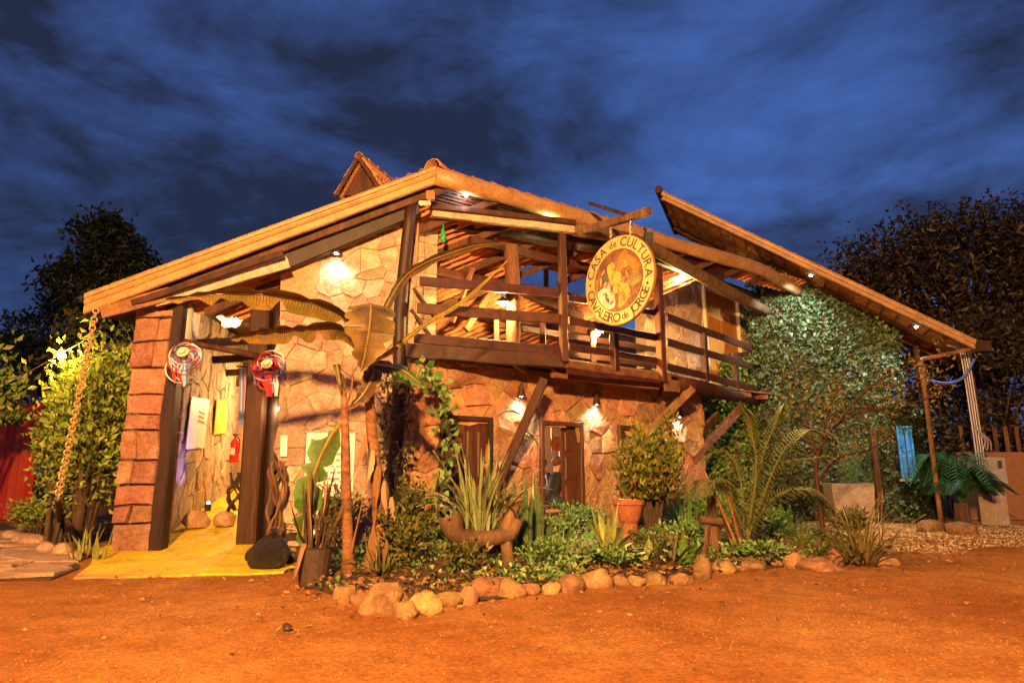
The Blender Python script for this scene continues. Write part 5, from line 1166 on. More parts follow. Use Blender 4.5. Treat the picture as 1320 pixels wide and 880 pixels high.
for q in range(3): MB().tube(smooth_path([g + Vector((-.1 + .1 * q, -.05, 1.75)), g + Vector((-.05 + .05 * q, -.1, 2.0)), g + Vector((-.25, -.05, 2.3))], 8), .02, 6).build('cable', 'grey_metal', mp_)
o = MB().tube(smooth_path([dp(1256, 462, 15.9), dp(1243, 485, 15.9), dp(1222, 494, 15.9), dp(1196, 490, 15.7)], 12), .035, 6, .1).build('blue_cable', 'cable_blue'); tag(o, 'sagging blue cable bundle between two porch posts', 'cable')
g = gp(1096, 672); t = thing('concrete_planter', g, 'pinkish square concrete planter in front of the green door', 'planter'); MB().lathe(g, [(.62, 0), (.70, .95), (.60, .95), (.58, .8)], 4, Matrix.Rotation(.6, 3, 'Z')).build('tub', 'concrete', t)
# ================================================================ ROCKS
edge_px = [(442,765,24,22),(463,769,20,18),(494,772,48,38),(521,784,26,20),(548,776,34,26),(577,771,36,14),(604,767,22,20),(626,757,40,22),(657,758,32,20),(684,759,24,14),(712,757,22,16),(738,752,28,24),(770,746,36,22),(800,748,22,14),(822,747,20,14),(846,744,26,14),(878,746,22,14),(908,733,20,30),(935,730,24,16),(972,727,30,14),(1000,716,44,22),(1028,722,26,20),(1060,727,44,16),(1080,717,22,22),(1146,722,22,16),(1128,716,18,14),(620,738,28,18)]
labs = {2: 'largest rounded boulder of the bed edging, beside the banana trunks', 17: 'upright pale orange stone set on end in the bed edging', 5: 'flat slab-like rock lying in the bed edging', 20: 'broad orange rock behind the stool', 22: 'long flat orange rock before the grass clump', 23: 'squarish orange rock beside the long flat one'}
for i, (x, y, w_, h_) in enumerate(edge_px):
    g = gp(x, y + h_ * .4); sc = g.y / 850; r = (w_ * sc * .60, w_ * sc * .52, h_ * sc * .70)
    o = rockmesh(g + Vector((0, r[1] * .5, r[2] * .34 - .02)), r, i + 1, .40, 3).build('edging_rock', 'rock', smooth=True)
    tag(o, labs.get(i, 'rounded orange rock in the row edging the garden bed'), 'rock', 'rocks edging the garden bed')
for i, (x, y, w_, h_) in enumerate([(36,698,26,16),(56,706,22,14),(76,711,20,18),(22,694,18,12),(95,716,16,12),(10,690,20,12)]):
    g = gp(x, y + 5); sc = g.y / 850; r = (w_ * sc * .56, w_ * sc * .5, h_ * sc * .62)
    o = rockmesh(g + Vector((0, r[1] * .4, r[2] * .4)), r, i + 60, .3, 2).build('path_rock', 'flag'); tag(o, 'rounded tan rock at the foot of the leafy bush', 'rock', 'rocks along the flagstone path')
for i, (x, y, w_, h_, lab) in enumerate([(1205,680,44,14,'long flat rock in front of the dark green cycad'),(1243,684,50,16,'reddish flat rock beside the meter post base')]):
    g = gp(x, y + 4); sc = g.y / 850; r = (w_ * sc * .5, w_ * sc * .3, h_ * sc * .7); tag(rockmesh(g + Vector((0, .1, r[2] * .4)), r, i + 80, .3, 2).build('flat_rock', 'rock'), lab, 'rock')
g = gp(370, 810); tag(rockmesh(g + Vector((0, 0, .015)), (.045, .04, .03), 91, .4, 2).build('dark_clod', 'dark_wood'), 'small dark clod lying alone on the dirt yard', 'clod')

# ================================================================ PLANTS
def path_px(pts): return [dp(x, y, Y) for (x, y, Y) in pts]
# --- banana plants
def veins(V_, o):
    mb = MB(); n = len(V_) // 3
    for i in range(2, n - 2):
        for f_ in (0, .33, .66):
            mid_ = V_[3*i+1].lerp(V_[3*i+4], f_); d = (V_[3*i+4] - V_[3*i+1]).normalized() * .007
            for s_ in (0, 2):
                e = V_[3*i+s_].lerp(V_[3*i+3+s_], f_); e = mid_.lerp(e, .93) + d * 3; nn = (e - mid_).cross(d).normalized() * .004
                for sg in (1, -1): mb.add([mid_ - d + nn * sg, mid_ + d + nn * sg, e + nn * sg], [(0, 1, 2)])
    mb.build('veins', 'bark', o, kind='stuff')
def banana_leaf(t, pts, width, side, m='banana_leaf', tear=.3, fold=.2, n=26):
    P = smooth_path(pts, n); mb = MB()
    prof = lambda q: (0.12 if q < .08 else min(1, (q - .05) * 5) * (1 - max(0, q - .6) ** 2 * 5.2))
    blade(mb, P, width, fold, lambda q: max(.05, prof(q)), tear, side); V_ = list(mb.v); o = mb.build('leaf', m, t, smooth=False); veins(V_, o)
    MB().tube(P[:-2], [.022 * (1 - .8 * i / n) + .004 for i in range(n - 2)], 5).build('midrib', 'yellow_leaf' if m != 'banana_leaf' else m, o); return o
g = gp(487, 742); g.z = .05; Yb = g.y
bt = thing('banana_plant', g, 'tall banana plant with broad brownish leaves beside the corner post', 'banana plant')
mb = MB(); mb.tube(smooth_path([g, dp(489, 690, Yb), dp(486, 620, Yb + .1), dp(478, 540, Yb + .15), dp(474, 478, Yb + .2)], 18), [.14, .11, .095, .09, .088, .086, .084, .082, .08, .078, .075, .072, .07, .068, .066, .062, .06, .055], 12, .06); mb.build('trunk', 'banana_trunk', bt, smooth=True)
top = dp(474, 470, Yb + .2); B = Yb + .2
banana_leaf(bt, [top, dp(452, 410, B), dp(380, 384, B - .2), dp(300, 378, B - .4), dp(214, 386, B - .6)], .40, Vector((.1, .8, -.5)), tear=.4, fold=.5)
banana_leaf(bt, [top, dp(440, 425, B - .2), dp(390, 424, B - .4), dp(340, 428, B - .5), dp(298, 436, B - .6)], .34, Vector((0, .8, -.5)), tear=.4, fold=.5)
MB().tube(smooth_path([top, dp(482, 440, B - .1), dp(480, 410, B - .35), dp(478, 393, B - .6)], 8), .02, 6).build('petiole', 'banana_trunk', bt)
mb = MB(); blade(mb, smooth_path([dp(478, 391, B - .6), dp(478, 402, B - .74), dp(476, 425, B - .80), dp(471, 455, B - .74), dp(466, 478, B - .66)], 22), .62, .22, lambda q: (.9 if q < .05 else 1.0) if q < .5 else max(.03, 1 - ((q - .5) / .5) ** 1.25), .22, Vector((1, .3, .05))); V_ = list(mb.v); hl = mb.build('leaf', 'banana_leaf', bt); veins(V_, hl)
MB().tube(smooth_path([dp(478, 391, B - .61), dp(478, 402, B - .755), dp(476, 425, B - .815), dp(471, 455, B - .755), dp(466, 476, B - .67)], 12), .012, 5).build('midrib', 'yellow_leaf', hl)
banana_leaf(bt, [top, dp(495, 400, B + .2), dp(530, 350, B + .5), dp(600, 320, B + .8), dp(654, 312, B + 1.0)], .17, Vector((.3, .7, -.4)), tear=.2)
banana_leaf(bt, [top, dp(500, 455, B), dp(545, 420, B + .4), dp(600, 385, B + .7), dp(655, 335, B + .9)], .08, Vector((.4, .6, -.5)), 'yellow_leaf', tear=.2)
banana_leaf(bt, [top, dp(482, 480, B - .2), dp(470, 505, B - .35), dp(452, 525, B - .4)], .24, Vector((.7, .5, 0)), tear=.3)
banana_leaf(bt, [top, dp(490, 470, B), dp(520, 478, B + .1), dp(548, 500, B + .1)], .26, Vector((.2, .6, .6)), 'green_leaf', tear=.3)
for k in range(5):
    a = dp(470 + k * 9, 560 + 20 * k, Yb - .1); P = smooth_path([a, a + Vector((.05 * k - .1, -.08, -.5)), a + Vector((.12 * k - .3, -.12, -1.1 - .1 * k))], 9)
    mb = MB(); blade(mb, P, .12, .6, lambda q: .5 + .5 * math.sin(q * 9), .3); mb.build('dry_sheath', 'leaf_dry', bt)
g = gp(449, 745); g.z = .05; B = g.y
b2 = thing('banana_plant', g, 'shorter banana trunk with one torn bright green leaf before the banner', 'banana plant')
MB().tube(smooth_path([g, dp(448, 690, B), dp(446, 620, B), dp(445, 550, B), dp(443, 505, B)], 16), [.11, .085, .075, .07, .068, .066, .064, .062, .06, .058, .055, .052, .05, .045, .04, .035], 12, .06).build('trunk', 'banana_trunk', b2, smooth=True)
banana_leaf(b2, [dp(444, 540, B), dp(425, 565, B - .15), dp(405, 610, B - .3), dp(394, 660, B - .35), dp(388, 705, B - .35)], .36, Vector((.8, .6, .1)), 'green_leaf', tear=.5, fold=.15)
banana_leaf(b2, [dp(443, 520, B), dp(440, 495, B), dp(434, 470, B - .1), dp(440, 505, B - .1)], .10, Vector((1, .3, 0)), 'banana_leaf')
for (x1, y1) in ((430, 470), (455, 480), (462, 520)): MB().tube(smooth_path([dp(444, 530, B), dp((444 + x1)/2 + 3, (530 + y1)/2, B), dp(x1, y1, B)], 6), .014, 5).build('stalk', 'banana_trunk', b2)
# --- generic strap plants
def strap_plant(name, g, n, L0, L1, wid, label, cat, m, up=(.6, 1.0), droop=(.3, 1.2), group=None, parts=True, spread=.1, prof=None, fold=.25, seed=1):
    t = thing(name, g, label, cat, group); rn = random.Random(seed); mb = MB()
    for i in range(n):
        a = 2 * PI * i / n + rn.uniform(-.5, .5); el = rn.uniform(*up); d = Vector((math.cos(a) * (1 - el), math.sin(a) * (1 - el), el + .05))
        p = Vector(g) + Vector((math.cos(a) * rn.uniform(0, spread), math.sin(a) * rn.uniform(0, spread), 0))
        P = arc(p, d, rn.uniform(L0, L1), rn.uniform(*droop), 9)
        if parts: blade(b_ := MB(), P, wid * rn.uniform(.8, 1.2), fold, prof); b_.build('leaf', m, t)
        else: blade(mb, P, wid * rn.uniform(.8, 1.2), fold, prof)
    if not parts: mb.build('leaves', m, t, kind='stuff')
    return t
taper = lambda q: max(.04, (1 - q) ** .6) * min(1, .5 + q * 3)
def bp(px, py, z=.08): g = gp(px, py); g.z = z; return g
# --- pot with dry sticks
g = gp(403, 754); t = thing('dark_pot', g, 'dark plastic pot of dry upright stalks beside the green leaf', 'potted plant')
MB().lathe(g, [(.14, 0), (.15, .02), (.20, .40), (.215, .42), (.195, .42), (.18, .36)], 18).build('pot', 'dark_pot', t); MB().lathe(g + Vector((0, 0, .34)), [(.17, 0), (.17, .02), (.02, .03)], 14).build('soil', 'soil', t)
for i in range(16):
    a = random.uniform(0, 6.28); r = random.uniform(.02, .13); p = g + Vector((r*math.cos(a), r*math.sin(a), .35)); MB().tube(arc(p, (random.uniform(-.25, .25), random.uniform(-.2, .2), 1), random.uniform(.5, 1.1), .1, 5), [.018, .016, .012, .01, .006], 5).build('stalk', random.choice(['bark', 'leaf_dry', 'dark_wood']), t)
blade(mb := MB(), smooth_path([dp(398, 738, g.y - .1), dp(392, 700, g.y - .2), dp(380, 740, g.y - .3), dp(372, 756, g.y - .3)], 10), .10, .3, taper); mb.build('drooping_leaf', 'leaf_dry', t)
blade(mb := MB(), smooth_path([g + Vector((0, 0, .4)), dp(388, 690, g.y), dp(374, 645, g.y)], 10), .10, .3, taper); mb.build('leaf', 'dark_wood', t)
# --- shrubs
def shrub(name, g, rx, ry, h, n, size, m, label, cat='shrub', group=None, stems=6, z0=.15, wid=.5, up=.2, hollow=.5, stem_m='bark', pos=None, lean=(0, 0)):
    g = Vector(g); t = thing(name, g, label, cat, group); tips = []
    mb = MB()
    for i in range(stems):
        a = random.uniform(0, 6.28); q = g + Vector((math.cos(a)*rx*.65 + lean[0], math.sin(a)*ry*.65 + lean[1], h * random.uniform(.6, .95))); pm_ = g.lerp(q, .5) + Vector((random.uniform(-.1, .1)*rx, 0, h*.08))
        P = smooth_path([g + Vector((math.cos(a)*.06, math.sin(a)*.06, 0)), pm_, q], 8); mb.tube(P, [.03*(1-.7*k/7)*max(.6, h/1.6) for k in range(8)], 5); tips += P[3:]
        for k in (4, 6):
            b = P[k]; e = b + Vector((random.uniform(-1, 1)*rx*.5, random.uniform(-1, 1)*ry*.5, random.uniform(.05, .3)*h)); mb.tube([b, e], [.012*max(.6, h/1.6), .005], 4); tips += [e, b.lerp(e, .6)]
    mb.build('stems', stem_m, t)
    # clumps of leaves around the twig tips
    cl = np.array([tuple(v) for v in tips]); k = RNG.integers(0, len(cl), n); P = cl[k] + RNG.normal(size=(n, 3)) * np.array([rx, ry, h * .5]) * .20
    if pos is None:
        ex_ = RNG.normal(size=(n // 6, 3)); ex_ /= np.linalg.norm(ex_, axis=1, keepdims=True); ex_ *= RNG.uniform(hollow, 1, (n // 6, 1))
        P2_ = np.array(g + Vector((lean[0]*.6, lean[1]*.6, h*.58))) + ex_ * np.array([rx, ry, h * .42]); P = np.concatenate([P, P2_])
    P[:, 2] = np.maximum(P[:, 2], g.z + z0); D = (P - np.array(g + Vector((0, 0, h * .35)))) ; D /= np.linalg.norm(D, axis=1, keepdims=True); D = D * .7 + RNG.normal(size=D.shape) * .6 + np.array([0, 0, up])
    leaves('foliage', P, D, size, m, t, wid); return t
shrub('leafy_bush', Vector((-7.3, 11.5, 0)), .78, .7, 3.4, 3200, .13, 'leaf_bush', 'large yellow green leafy bush between the path and the stone pillar', stems=12, z0=.4, group=None)
shrub('leafy_bush', Vector((-8.1, 11.9, 0)), .55, .5, 2.5, 1300, .12, 'leaf_bush', 'smaller leafy bush on the gate side of the large one', stems=8, z0=.3)
shrub('tall_shrub', gp(-70, 682), 1.2, 1.0, 4.2, 1500, .2, 'leaf_bush', 'loose tall shrub rising in front of the red gate', stems=8, z0=2.4)
shrub('low_shrub', gp(50, 690), .6, .4, .7, 700, .10, 'leaf_bush', 'low leafy plant spilling over the path rocks', stems=5, z0=.05)
for (x, y, s_) in ((98, 722, 1), (127, 722, .8), (112, 716, .9)): strap_plant('iris_clump', gp(x, y), 6, .22, .5, .045, 'few upright strap leaves at the foot of the big bush', 'plant', 'dracaena_leaf', (.6, 1), (.2, .9), 'strap leaves at the bush foot', seed=x)
# fan palm behind the bush
g = dp(165, 700, 12.2); g.z = 0; fp = thing('fan_palm', g, 'fan palm with stiff leaflets behind the pillar and the bush', 'palm')
MB().tube([g, g + Vector((0, 0, 2.4))], .06, 8, .1).build('trunk', 'bark', fp)
for (x, y, a0) in ((168, 480, .6), (178, 455, .2), (150, 500, 1.0)):
    c = dp(x, y, 12.0); MB().tube([g + Vector((0, 0, 2.3)), c], .015, 5).build('petiole', 'leaf_palm', fp); mb = MB()
    for k in range(17):
        a = -1.2 + k * .28 + a0; d = Vector((math.sin(a), -.25, math.cos(a))); blade(mb, [c, c + d * .4, c + d * .8 + Vector((0, -.05, -.08))], .06, .5, taper)
    mb.build('fan', 'leaf_cycad', fp, kind='stuff')
# bushes at the banana feet and along the post
B_ = 'dense brown green bush of small leaves '
shrub('dense_bush', bp(527, 742), .36, .28, .62, 600, .09, 'leaf_brown', B_ + 'just behind the edging rocks', stems=9, z0=.02)
shrub('dense_bush', bp(530, 715), .4, .35, .85, 600, .10, 'leaf_brown', B_ + 'climbing around the corner post foot', stems=8, z0=.05)
shrub('dense_bush', bp(425, 712), .45, .3, .8, 450, .10, 'leaf_brown', B_ + 'between the banner and the banana trunks', stems=7, z0=.05)
shrub('dense_bush', bp(598, 748), .28, .2, .32, 300, .07, 'leaf_brown', B_ + 'under the driftwood bench end', stems=6, z0=.02)
shrub('dense_bush', bp(513, 735), .3, .25, .5, 350, .09, 'leaf_brown', B_ + 'at the tall banana trunk foot', stems=6, z0=.02)
# climber on the corner post + fern on top
cl_ = thing('climbing_vine', Vector((-1.9, 10.8, 0)), 'climbing vine with heart leaves winding up the corner post', 'vine'); mb = MB(); P = []; 
for s_ in range(3):
    pts = [Vector((-1.92 + .2 * math.cos(k * .8 + s_ * 2), 10.95 + .2 * math.sin(k * .8 + s_ * 2) - .05, .1 + k * .22)) for k in range(14)]; mb.tube(smooth_path(pts, 40), .012, 4); P += smooth_path(pts, 60)
mb.build('stems', 'bark', cl_); P = np.array([tuple(v) for v in P]); P = np.repeat(P, 2, 0) + RNG.normal(size=(len(P) * 2, 3)) * .08; leaves('foliage', P, RNG.normal(size=P.shape) + np.array([0, -.6, -.5]), .10, 'leaf_brown', cl_, .8)
v2 = thing('hanging_vine', dp(578, 560, 10.7), 'trailing green vine hanging beside the panelled door', 'vine'); pts = path_px([(545, 470, 10.6), (568, 500, 10.6), (578, 560, 10.8), (572, 620, 10.9), (560, 680, 10.8)]); MB().tube(smooth_path(pts, 20), .012, 4).build('stem', 'bark', v2)
P = np.array([tuple(v) for v in smooth_path(pts, 70)]); P = np.repeat(P, 3, 0) + RNG.normal(size=(len(P)*3, 3)) * .09; leaves('foliage', P, RNG.normal(size=P.shape) + np.array([0, -.5, -.6]), .14, 'leaf_garden', v2, .7)
fe = strap_plant('post_fern', dp(530, 498, 10.7), 26, .3, .7, .05, 'bushy fern growing on the corner post below the balcony', 'fern', 'leaf_garden', (.2, .8), (.6, 1.6), parts=False, spread=.08, prof=taper)
# --- driftwood bench planter with spider plant
g = gp(620, 735); bch = thing('driftwood_bench', g, 'driftwood bench planter with a rounded log arm and forked leg', 'bench'); Y = g.y - .05
MB().tube(smooth_path(path_px([(580, 664, Y - .2), (590, 690, Y - .2), (620, 694, Y - .1), (655, 688, Y), (668, 668, Y)]), 14), [.15, .15, .14, .125, .11, .11, .11, .11, .11, .11, .11, .10, .09, .07], 12, .08).build('seat_log', 'rock', bch, smooth=True)
bch.children[0].data.materials[0] = M['weathered_wood']
MB().tube(smooth_path(path_px([(659, 742, Y), (654, 712, Y), (652, 685, Y), (662, 655, Y), (672, 640, Y)]), 10), [.10, .085, .08, .08, .08, .08, .075, .07, .06, .04], 10, .1).build('leg', 'weathered_wood', bch, smooth=True)
MB().tube(smooth_path(path_px([(606, 745, Y + .3), (607, 720, Y + .3), (612, 700, Y + .1)]), 6), .07, 9, .1).build('leg', 'weathered_wood', bch, smooth=True)
MB().tube(smooth_path(path_px([(600, 712, Y + .1), (625, 708, Y + .1), (650, 700, Y + .1)]), 6), .05, 8, .1).build('stretcher', 'weathered_wood', bch, smooth=True)
MB().tube(path_px([(592, 684, Y + .12), (645, 682, Y + .12)]), .11, 10, .08).build('trough', 'dark_wood', bch)
strap_plant('spider_plant', dp(618, 682, Y + .05), 70, .55, 1.2, .065, 'spider plant of long pale striped leaves growing out of the driftwood bench', 'plant', 'spider_leaf', (.55, 1.0), (.5, 1.9), spread=.25, prof=taper, seed=4)
strap_plant('spider_plant', dp(652, 655, Y + .05), 22, .3, .6, .04, 'small bushy strap plant draped over the forked bench leg', 'plant', 'strap_leaf', (.3, .9), (1, 2.4), spread=.1, prof=taper, seed=9)
# --- snake plants
for i, (x, y, n_) in enumerate(((676, 722, 9), (692, 715, 8), (668, 715, 6))): strap_plant('snake_plant', bp(x, y), n_, .7, 1.15, .085, 'upright banded snake plant beside the bench leg', 'plant', 'snake_leaf', (.88, 1.0), (.0, .25), 'snake plants by the bench', spread=.09, prof=lambda q: (.7 + .3 * math.sin(q * 3)) * (1 - q ** 4), seed=20 + i)
# --- ground covers and mid garden
GC = [(715, 705, .5, .35, .45, 700, .07, 'leaf_garden', 'low bright green ground cover under the open window'), (745, 690, .5, .35, .55, 700, .08, 'leaf_garden', 'feathery green plant below the window sill'), (700, 740, .35, .25, .35, 450, .06, 'leaf_garden', 'low green cushion behind the edging rocks left of the dracaena'),
      (740, 735, .4, .25, .3, 450, .06, 'leaf_pale', 'pale variegated ground cover in front of the dracaena'), (770, 680, .35, .3, .7, 450, .09, 'leaf_pale', 'pale silvery plant against the front wall'), (880, 715, .5, .3, .4, 600, .08, 'leaf_garden', 'leafy green ground cover beside the terracotta pot'),
      (850, 728, .4, .25, .3, 450, .08, 'leaf_brown', 'low reddish leaved plant before the terracotta pot'), (905, 690, .5, .4, .7, 700, .10, 'leaf_garden', 'bright green leafy plant behind the stool'), (925, 650, .5, .4, 1.0, 700, .11, 'leaf_pale', 'pale tall plant by the braces'), (1000, 700, .6, .35, .5, 600, .09, 'leaf_garden', 'spreading green plant behind the broad orange rock'),
      (1030, 680, .7, .5, .8, 800, .11, 'leaf_dark', 'dark leafy plant at the foot of the ivy wall'), (985, 728, .35, .2, .25, 350, .07, 'leaf_garden', 'low tufty plant at the palm foot'), (1090, 700, .5, .3, .5, 500, .08, 'leaf_brown', 'brownish low plant around the red stemmed tree'), (790, 738, .35, .2, .22, 300, .07, 'leaf_garden', 'small leafy plant right behind the edging rocks'), (632, 722, .25, .15, .25, 250, .07, 'leaf_brown', 'dark low plant beneath the driftwood bench'), (820, 660, .4, .3, .6, 450, .10, 'leaf_garden', 'green leafy plant against the wall behind the pot')]
for (x, y, rx, ry, h, n_, s_, m, lab) in GC: shrub('garden_plant', bp(x, y, .06), rx, ry, h, n_, s_, m, lab, 'plant', stems=6, z0=.01, hollow=.3)
strap_plant('dracaena', bp(785, 735), 20, .5, .8, .17, 'broad leaved yellow green dracaena behind the edging rocks', 'plant', 'dracaena_leaf', (.25, .85), (.3, 1.3), fold=.12, spread=.05, prof=lambda q: max(.05, min(1, .35 + q * 2) * (1 - q ** 2.2)), seed=31)
strap_plant('dracaena', bp(865, 738), 11, .3, .5, .10, 'small broad leaved plant with brownish leaves near the upright stone', 'plant', 'strap_leaf', (.35, .9), (.3, 1.2), spread=.05, prof=lambda q: max(.05, min(1, .35 + q * 2) * (1 - q ** 2.2)), seed=32)
strap_plant('strap_clump', bp(890, 700), 14, .5, .9, .06, 'upright green strap clump behind the croton trunk', 'plant', 'green_leaf', (.7, 1), (.2, .9), spread=.15, prof=taper, seed=33)
strap_plant('strap_clump', bp(555, 705), 16, .5, 1.0, .05, 'arching yellow green strap clump below the panelled door', 'plant', 'dracaena_leaf', (.4, .95), (.6, 1.6), spread=.15, prof=taper, seed=34)
broad = lambda q: max(.04, math.sin(min(1, q * 1.15 + .06) * PI) ** .7)
EX = [('broad_leaf_plant', 745, 722, 11, .35, .6, .20, 'green_leaf', 'glossy broad leaved plant in front of the open window', broad), ('broad_leaf_plant', 830, 735, 9, .25, .42, .15, 'dracaena_leaf', 'yellowish broad leaved plant just before the terracotta pot', broad), ('broad_leaf_plant', 884, 735, 9, .3, .5, .16, 'green_leaf', 'green broad leaved plant beside the upright stone', broad),
      ('broad_leaf_plant', 1010, 690, 10, .4, .7, .2, 'green_leaf', 'green broad leaved plant under the ivy wall', broad), ('fern_clump', 720, 735, 34, .3, .55, .05, 'leaf_garden', 'light green fern behind the edging rocks near the snake plants', taper), ('fern_clump', 880, 690, 34, .4, .7, .05, 'leaf_pale', 'pale fern behind the rustic stool', taper), ('fern_clump', 775, 700, 34, .35, .65, .05, 'leaf_garden', 'bright fern between the window and the terracotta pot', taper),
      ('fern_clump', 490, 748, 26, .3, .5, .045, 'leaf_brown', 'brownish fern between the two banana trunks', taper), ('fern_clump', 585, 715, 30, .4, .75, .05, 'leaf_garden', 'green fern left of the driftwood bench', taper), ('fern_clump', 1035, 712, 26, .3, .5, .045, 'leaf_brown', 'brown green fern beside the red stemmed tree', taper), ('tall_grass', 920, 660, 26, .9, 1.4, .05, 'dracaena_leaf', 'tall pale grass standing below the wooden braces', taper), ('tall_grass', 660, 700, 18, .7, 1.1, .05, 'snake_leaf', 'tall dark strap leaves behind the driftwood bench', taper), ('tall_grass', 870, 680, 22, .6, 1.0, .05, 'green_leaf', 'green upright grass behind the croton trunk', taper)]
for (nm_, x, y, n_, l0, l1, wd_, m_, lab_, pf) in EX: strap_plant(nm_, bp(x, y, .06), n_, l0, l1, wd_, lab_, 'plant', m_, (.3, .95) if 'tall' not in nm_ else (.75, 1), (.5, 1.7) if 'tall' not in nm_ else (.2, .9), parts=not nm_.startswith('fern'), spread=.1, prof=pf, fold=.15, seed=x)
# --- terracotta pot
g = bp(812, 704); pz = thing('terracotta_pot', g, 'terracotta pot on a pedestal holding a red leaved plant', 'potted plant')
MB().lathe(g, [(.15, 0), (.17, .06), (.145, .12), (.145, .30), (.18, .36), (.25, .60), (.27, .62), (.27, .70), (.235, .70), (.23, .62)], 22).build('pot', 'terracotta', pz, smooth=False); MB().lathe(g + Vector((0, 0, .61)), [(.23, 0), (.23, .03), (.05, .05)], 16).build('soil', 'soil', pz)
for i in range(9):
    a = i * .7; blade(mb := MB(), arc(g + Vector((0, 0, .66)), (math.cos(a)*.5, math.sin(a)*.5, .9), .42, .5, 7), .08, .3, taper); mb.build('leaf', 'art_orange' if i % 3 else 'green_leaf', pz); mb = None
for i in range(14): a = random.uniform(0, 6.28); r = random.uniform(.08, .19); rockmesh(g + Vector((r*math.cos(a), r*math.sin(a), .68)), (.04, .04, .03), i, .3, 1).build('pebble', 'white_board', pz)
# --- croton tree
shrub('croton_bush', bp(843, 703), .58, .5, 1.75, 2600, .12, 'leaf_croton', 'rounded yellow green croton bush above the terracotta pot', stems=14, z0=.72, wid=.42, up=.5, hollow=.55)
MB().tube([bp(846, 700), bp(846, 700) + Vector((.02, 0, .5)), bp(846, 700) + Vector((-.02, 0, 1.0))], [.06, .05, .045], 8, .08).build('trunk', 'bark', bpy.data.objects['croton_bush'], smooth=True)
# --- little stool
g = bp(927, 722, .05); t = thing('wooden_stool', g, 'small rustic three legged wooden stool among the plants', 'stool')
MB().tube([g + Vector((-.26, -.05, .52)), g + Vector((.0, 0, .49)), g + Vector((.30, -.06, .50))], [.055, .06, .05], 9, .08).build('seat_log', 'weathered_wood', t); 
MB().tube([g + Vector((-.02, .1, .0)), g + Vector((-.04, .08, .85))], [.10, .06], 7, .08).build('back_slab', 'weathered_wood', t)
for (a, b) in (((-.12, 0, .48), (-.24, -.05, 0)), ((.12, 0, .48), (.24, -.08, 0)), ((.2, .1, .48), (.32, .2, 0))): MB().tube([g + Vector(a), g + Vector(b)], [.04, .035], 7, .06).build('leg', 'weathered_wood', t)
# --- feather palms / cycad
def frond(mb, P, leaf, n, droop=.3, wid=.035, tilt=.6):
    Q = smooth_path(P, n); side0 = None
    mb.tube(Q, [.014 * (1 - .8 * i / n) + .003 for i in range(n)], 4)
    for i in range(2, n):
        t_ = i / n; d = (Q[min(i+1, n-1)] - Q[i-1]).normalized(); s = d.cross(Vector((0, 0, 1))); s = s.normalized() if s.length > .05 else Vector((1, 0, 0)); L_ = leaf * math.sin(PI * (.15 + .8 * t_)) * random.uniform(.85, 1.1)
        for sg in (1, -1):
            e = (s * sg + d * tilt + Vector((0, 0, .15))).normalized(); blade(mb, [Q[i], Q[i] + e * L_ * .55, Q[i] + e * L_ + Vector((0, 0, -droop * L_))], wid, .3, taper)
def fronds(name, g, specs, label, cat, m, leaf, n=26, droop=.3, wid=.035, stalks=0, stalk_m='banana_trunk'):
    t = thing(name, g, label, cat)
    for P in specs: mb = MB(); frond(mb, P, leaf, n, droop, wid); mb.build('frond', m, t)
    for i in range(stalks):
        a = random.uniform(0, 6.28); MB().tube(arc(Vector(g) + Vector((math.cos(a)*.08, math.sin(a)*.08, 0)), (math.cos(a)*.4 + .05, math.sin(a)*.2, 1), random.uniform(.8, 1.5), .25, 8), [.028, .026, .025, .024, .022, .018, .014, .008], 7, .06).build('stem', stalk_m, t, smooth=True)
    return t
# leaf litter and creeping ground cover over the whole bed
def in_bed(x, y):
    if not -2.8 < x < 6.0: return False
    f = np.interp(x, [b[0] for b in BEDX], [b[1] for b in BEDX]); return f + .1 < y < f + 3.6 and W1.sz is not None
P = []
while len(P) < 3200:
    x, y = RNG.uniform(-2.8, 6), RNG.uniform(6.4, 14)
    if in_bed(x, y) and noise.noise(Vector((x * 1.1, y * 1.1, 7))) > random.uniform(.0, .35): P.append((x, y, .05 + random.random() ** 2 * .2))
P = np.array(P); o = leaves('ground_cover', P, rdir(len(P), .4), .075, 'leaf_garden', None, .6); tag(o, 'creeping green ground cover filling the garden bed', 'ground cover')
P = []
while len(P) < 5000:
    x, y = RNG.uniform(-2.9, 6), RNG.uniform(6.4, 13)
    if in_bed(x, y + .05): P.append((x, y, .04 + random.random() * .08))
P = np.array(P); D = rdir(len(P)); D[:, 2] *= .25; o = leaves('leaf_litter', P, D, .07, 'leaf_dry', None, .5); tag(o, 'dry brown leaf litter on the garden bed soil', 'leaf litter')
P = []
while len(P) < 260:
    x, y = RNG.uniform(-5, 7), RNG.uniform(3.5, 10.5); f_ = np.interp(x, [b[0] for b in BEDX], [b[1] for b in BEDX])
    if in_front((x, y)) and random.random() < math.exp(-(f_ - y) / 1.1): P.append((x, y, .012))
P = np.array(P); D = rdir(len(P)); D[:, 2] *= .15; o = leaves('fallen_leaves', P, D, .06, 'leaf_dry', None, .5); tag(o, 'few dry leaves blown onto the dirt yard', 'leaf litter')
g = bp(962, 724); Y = g.y
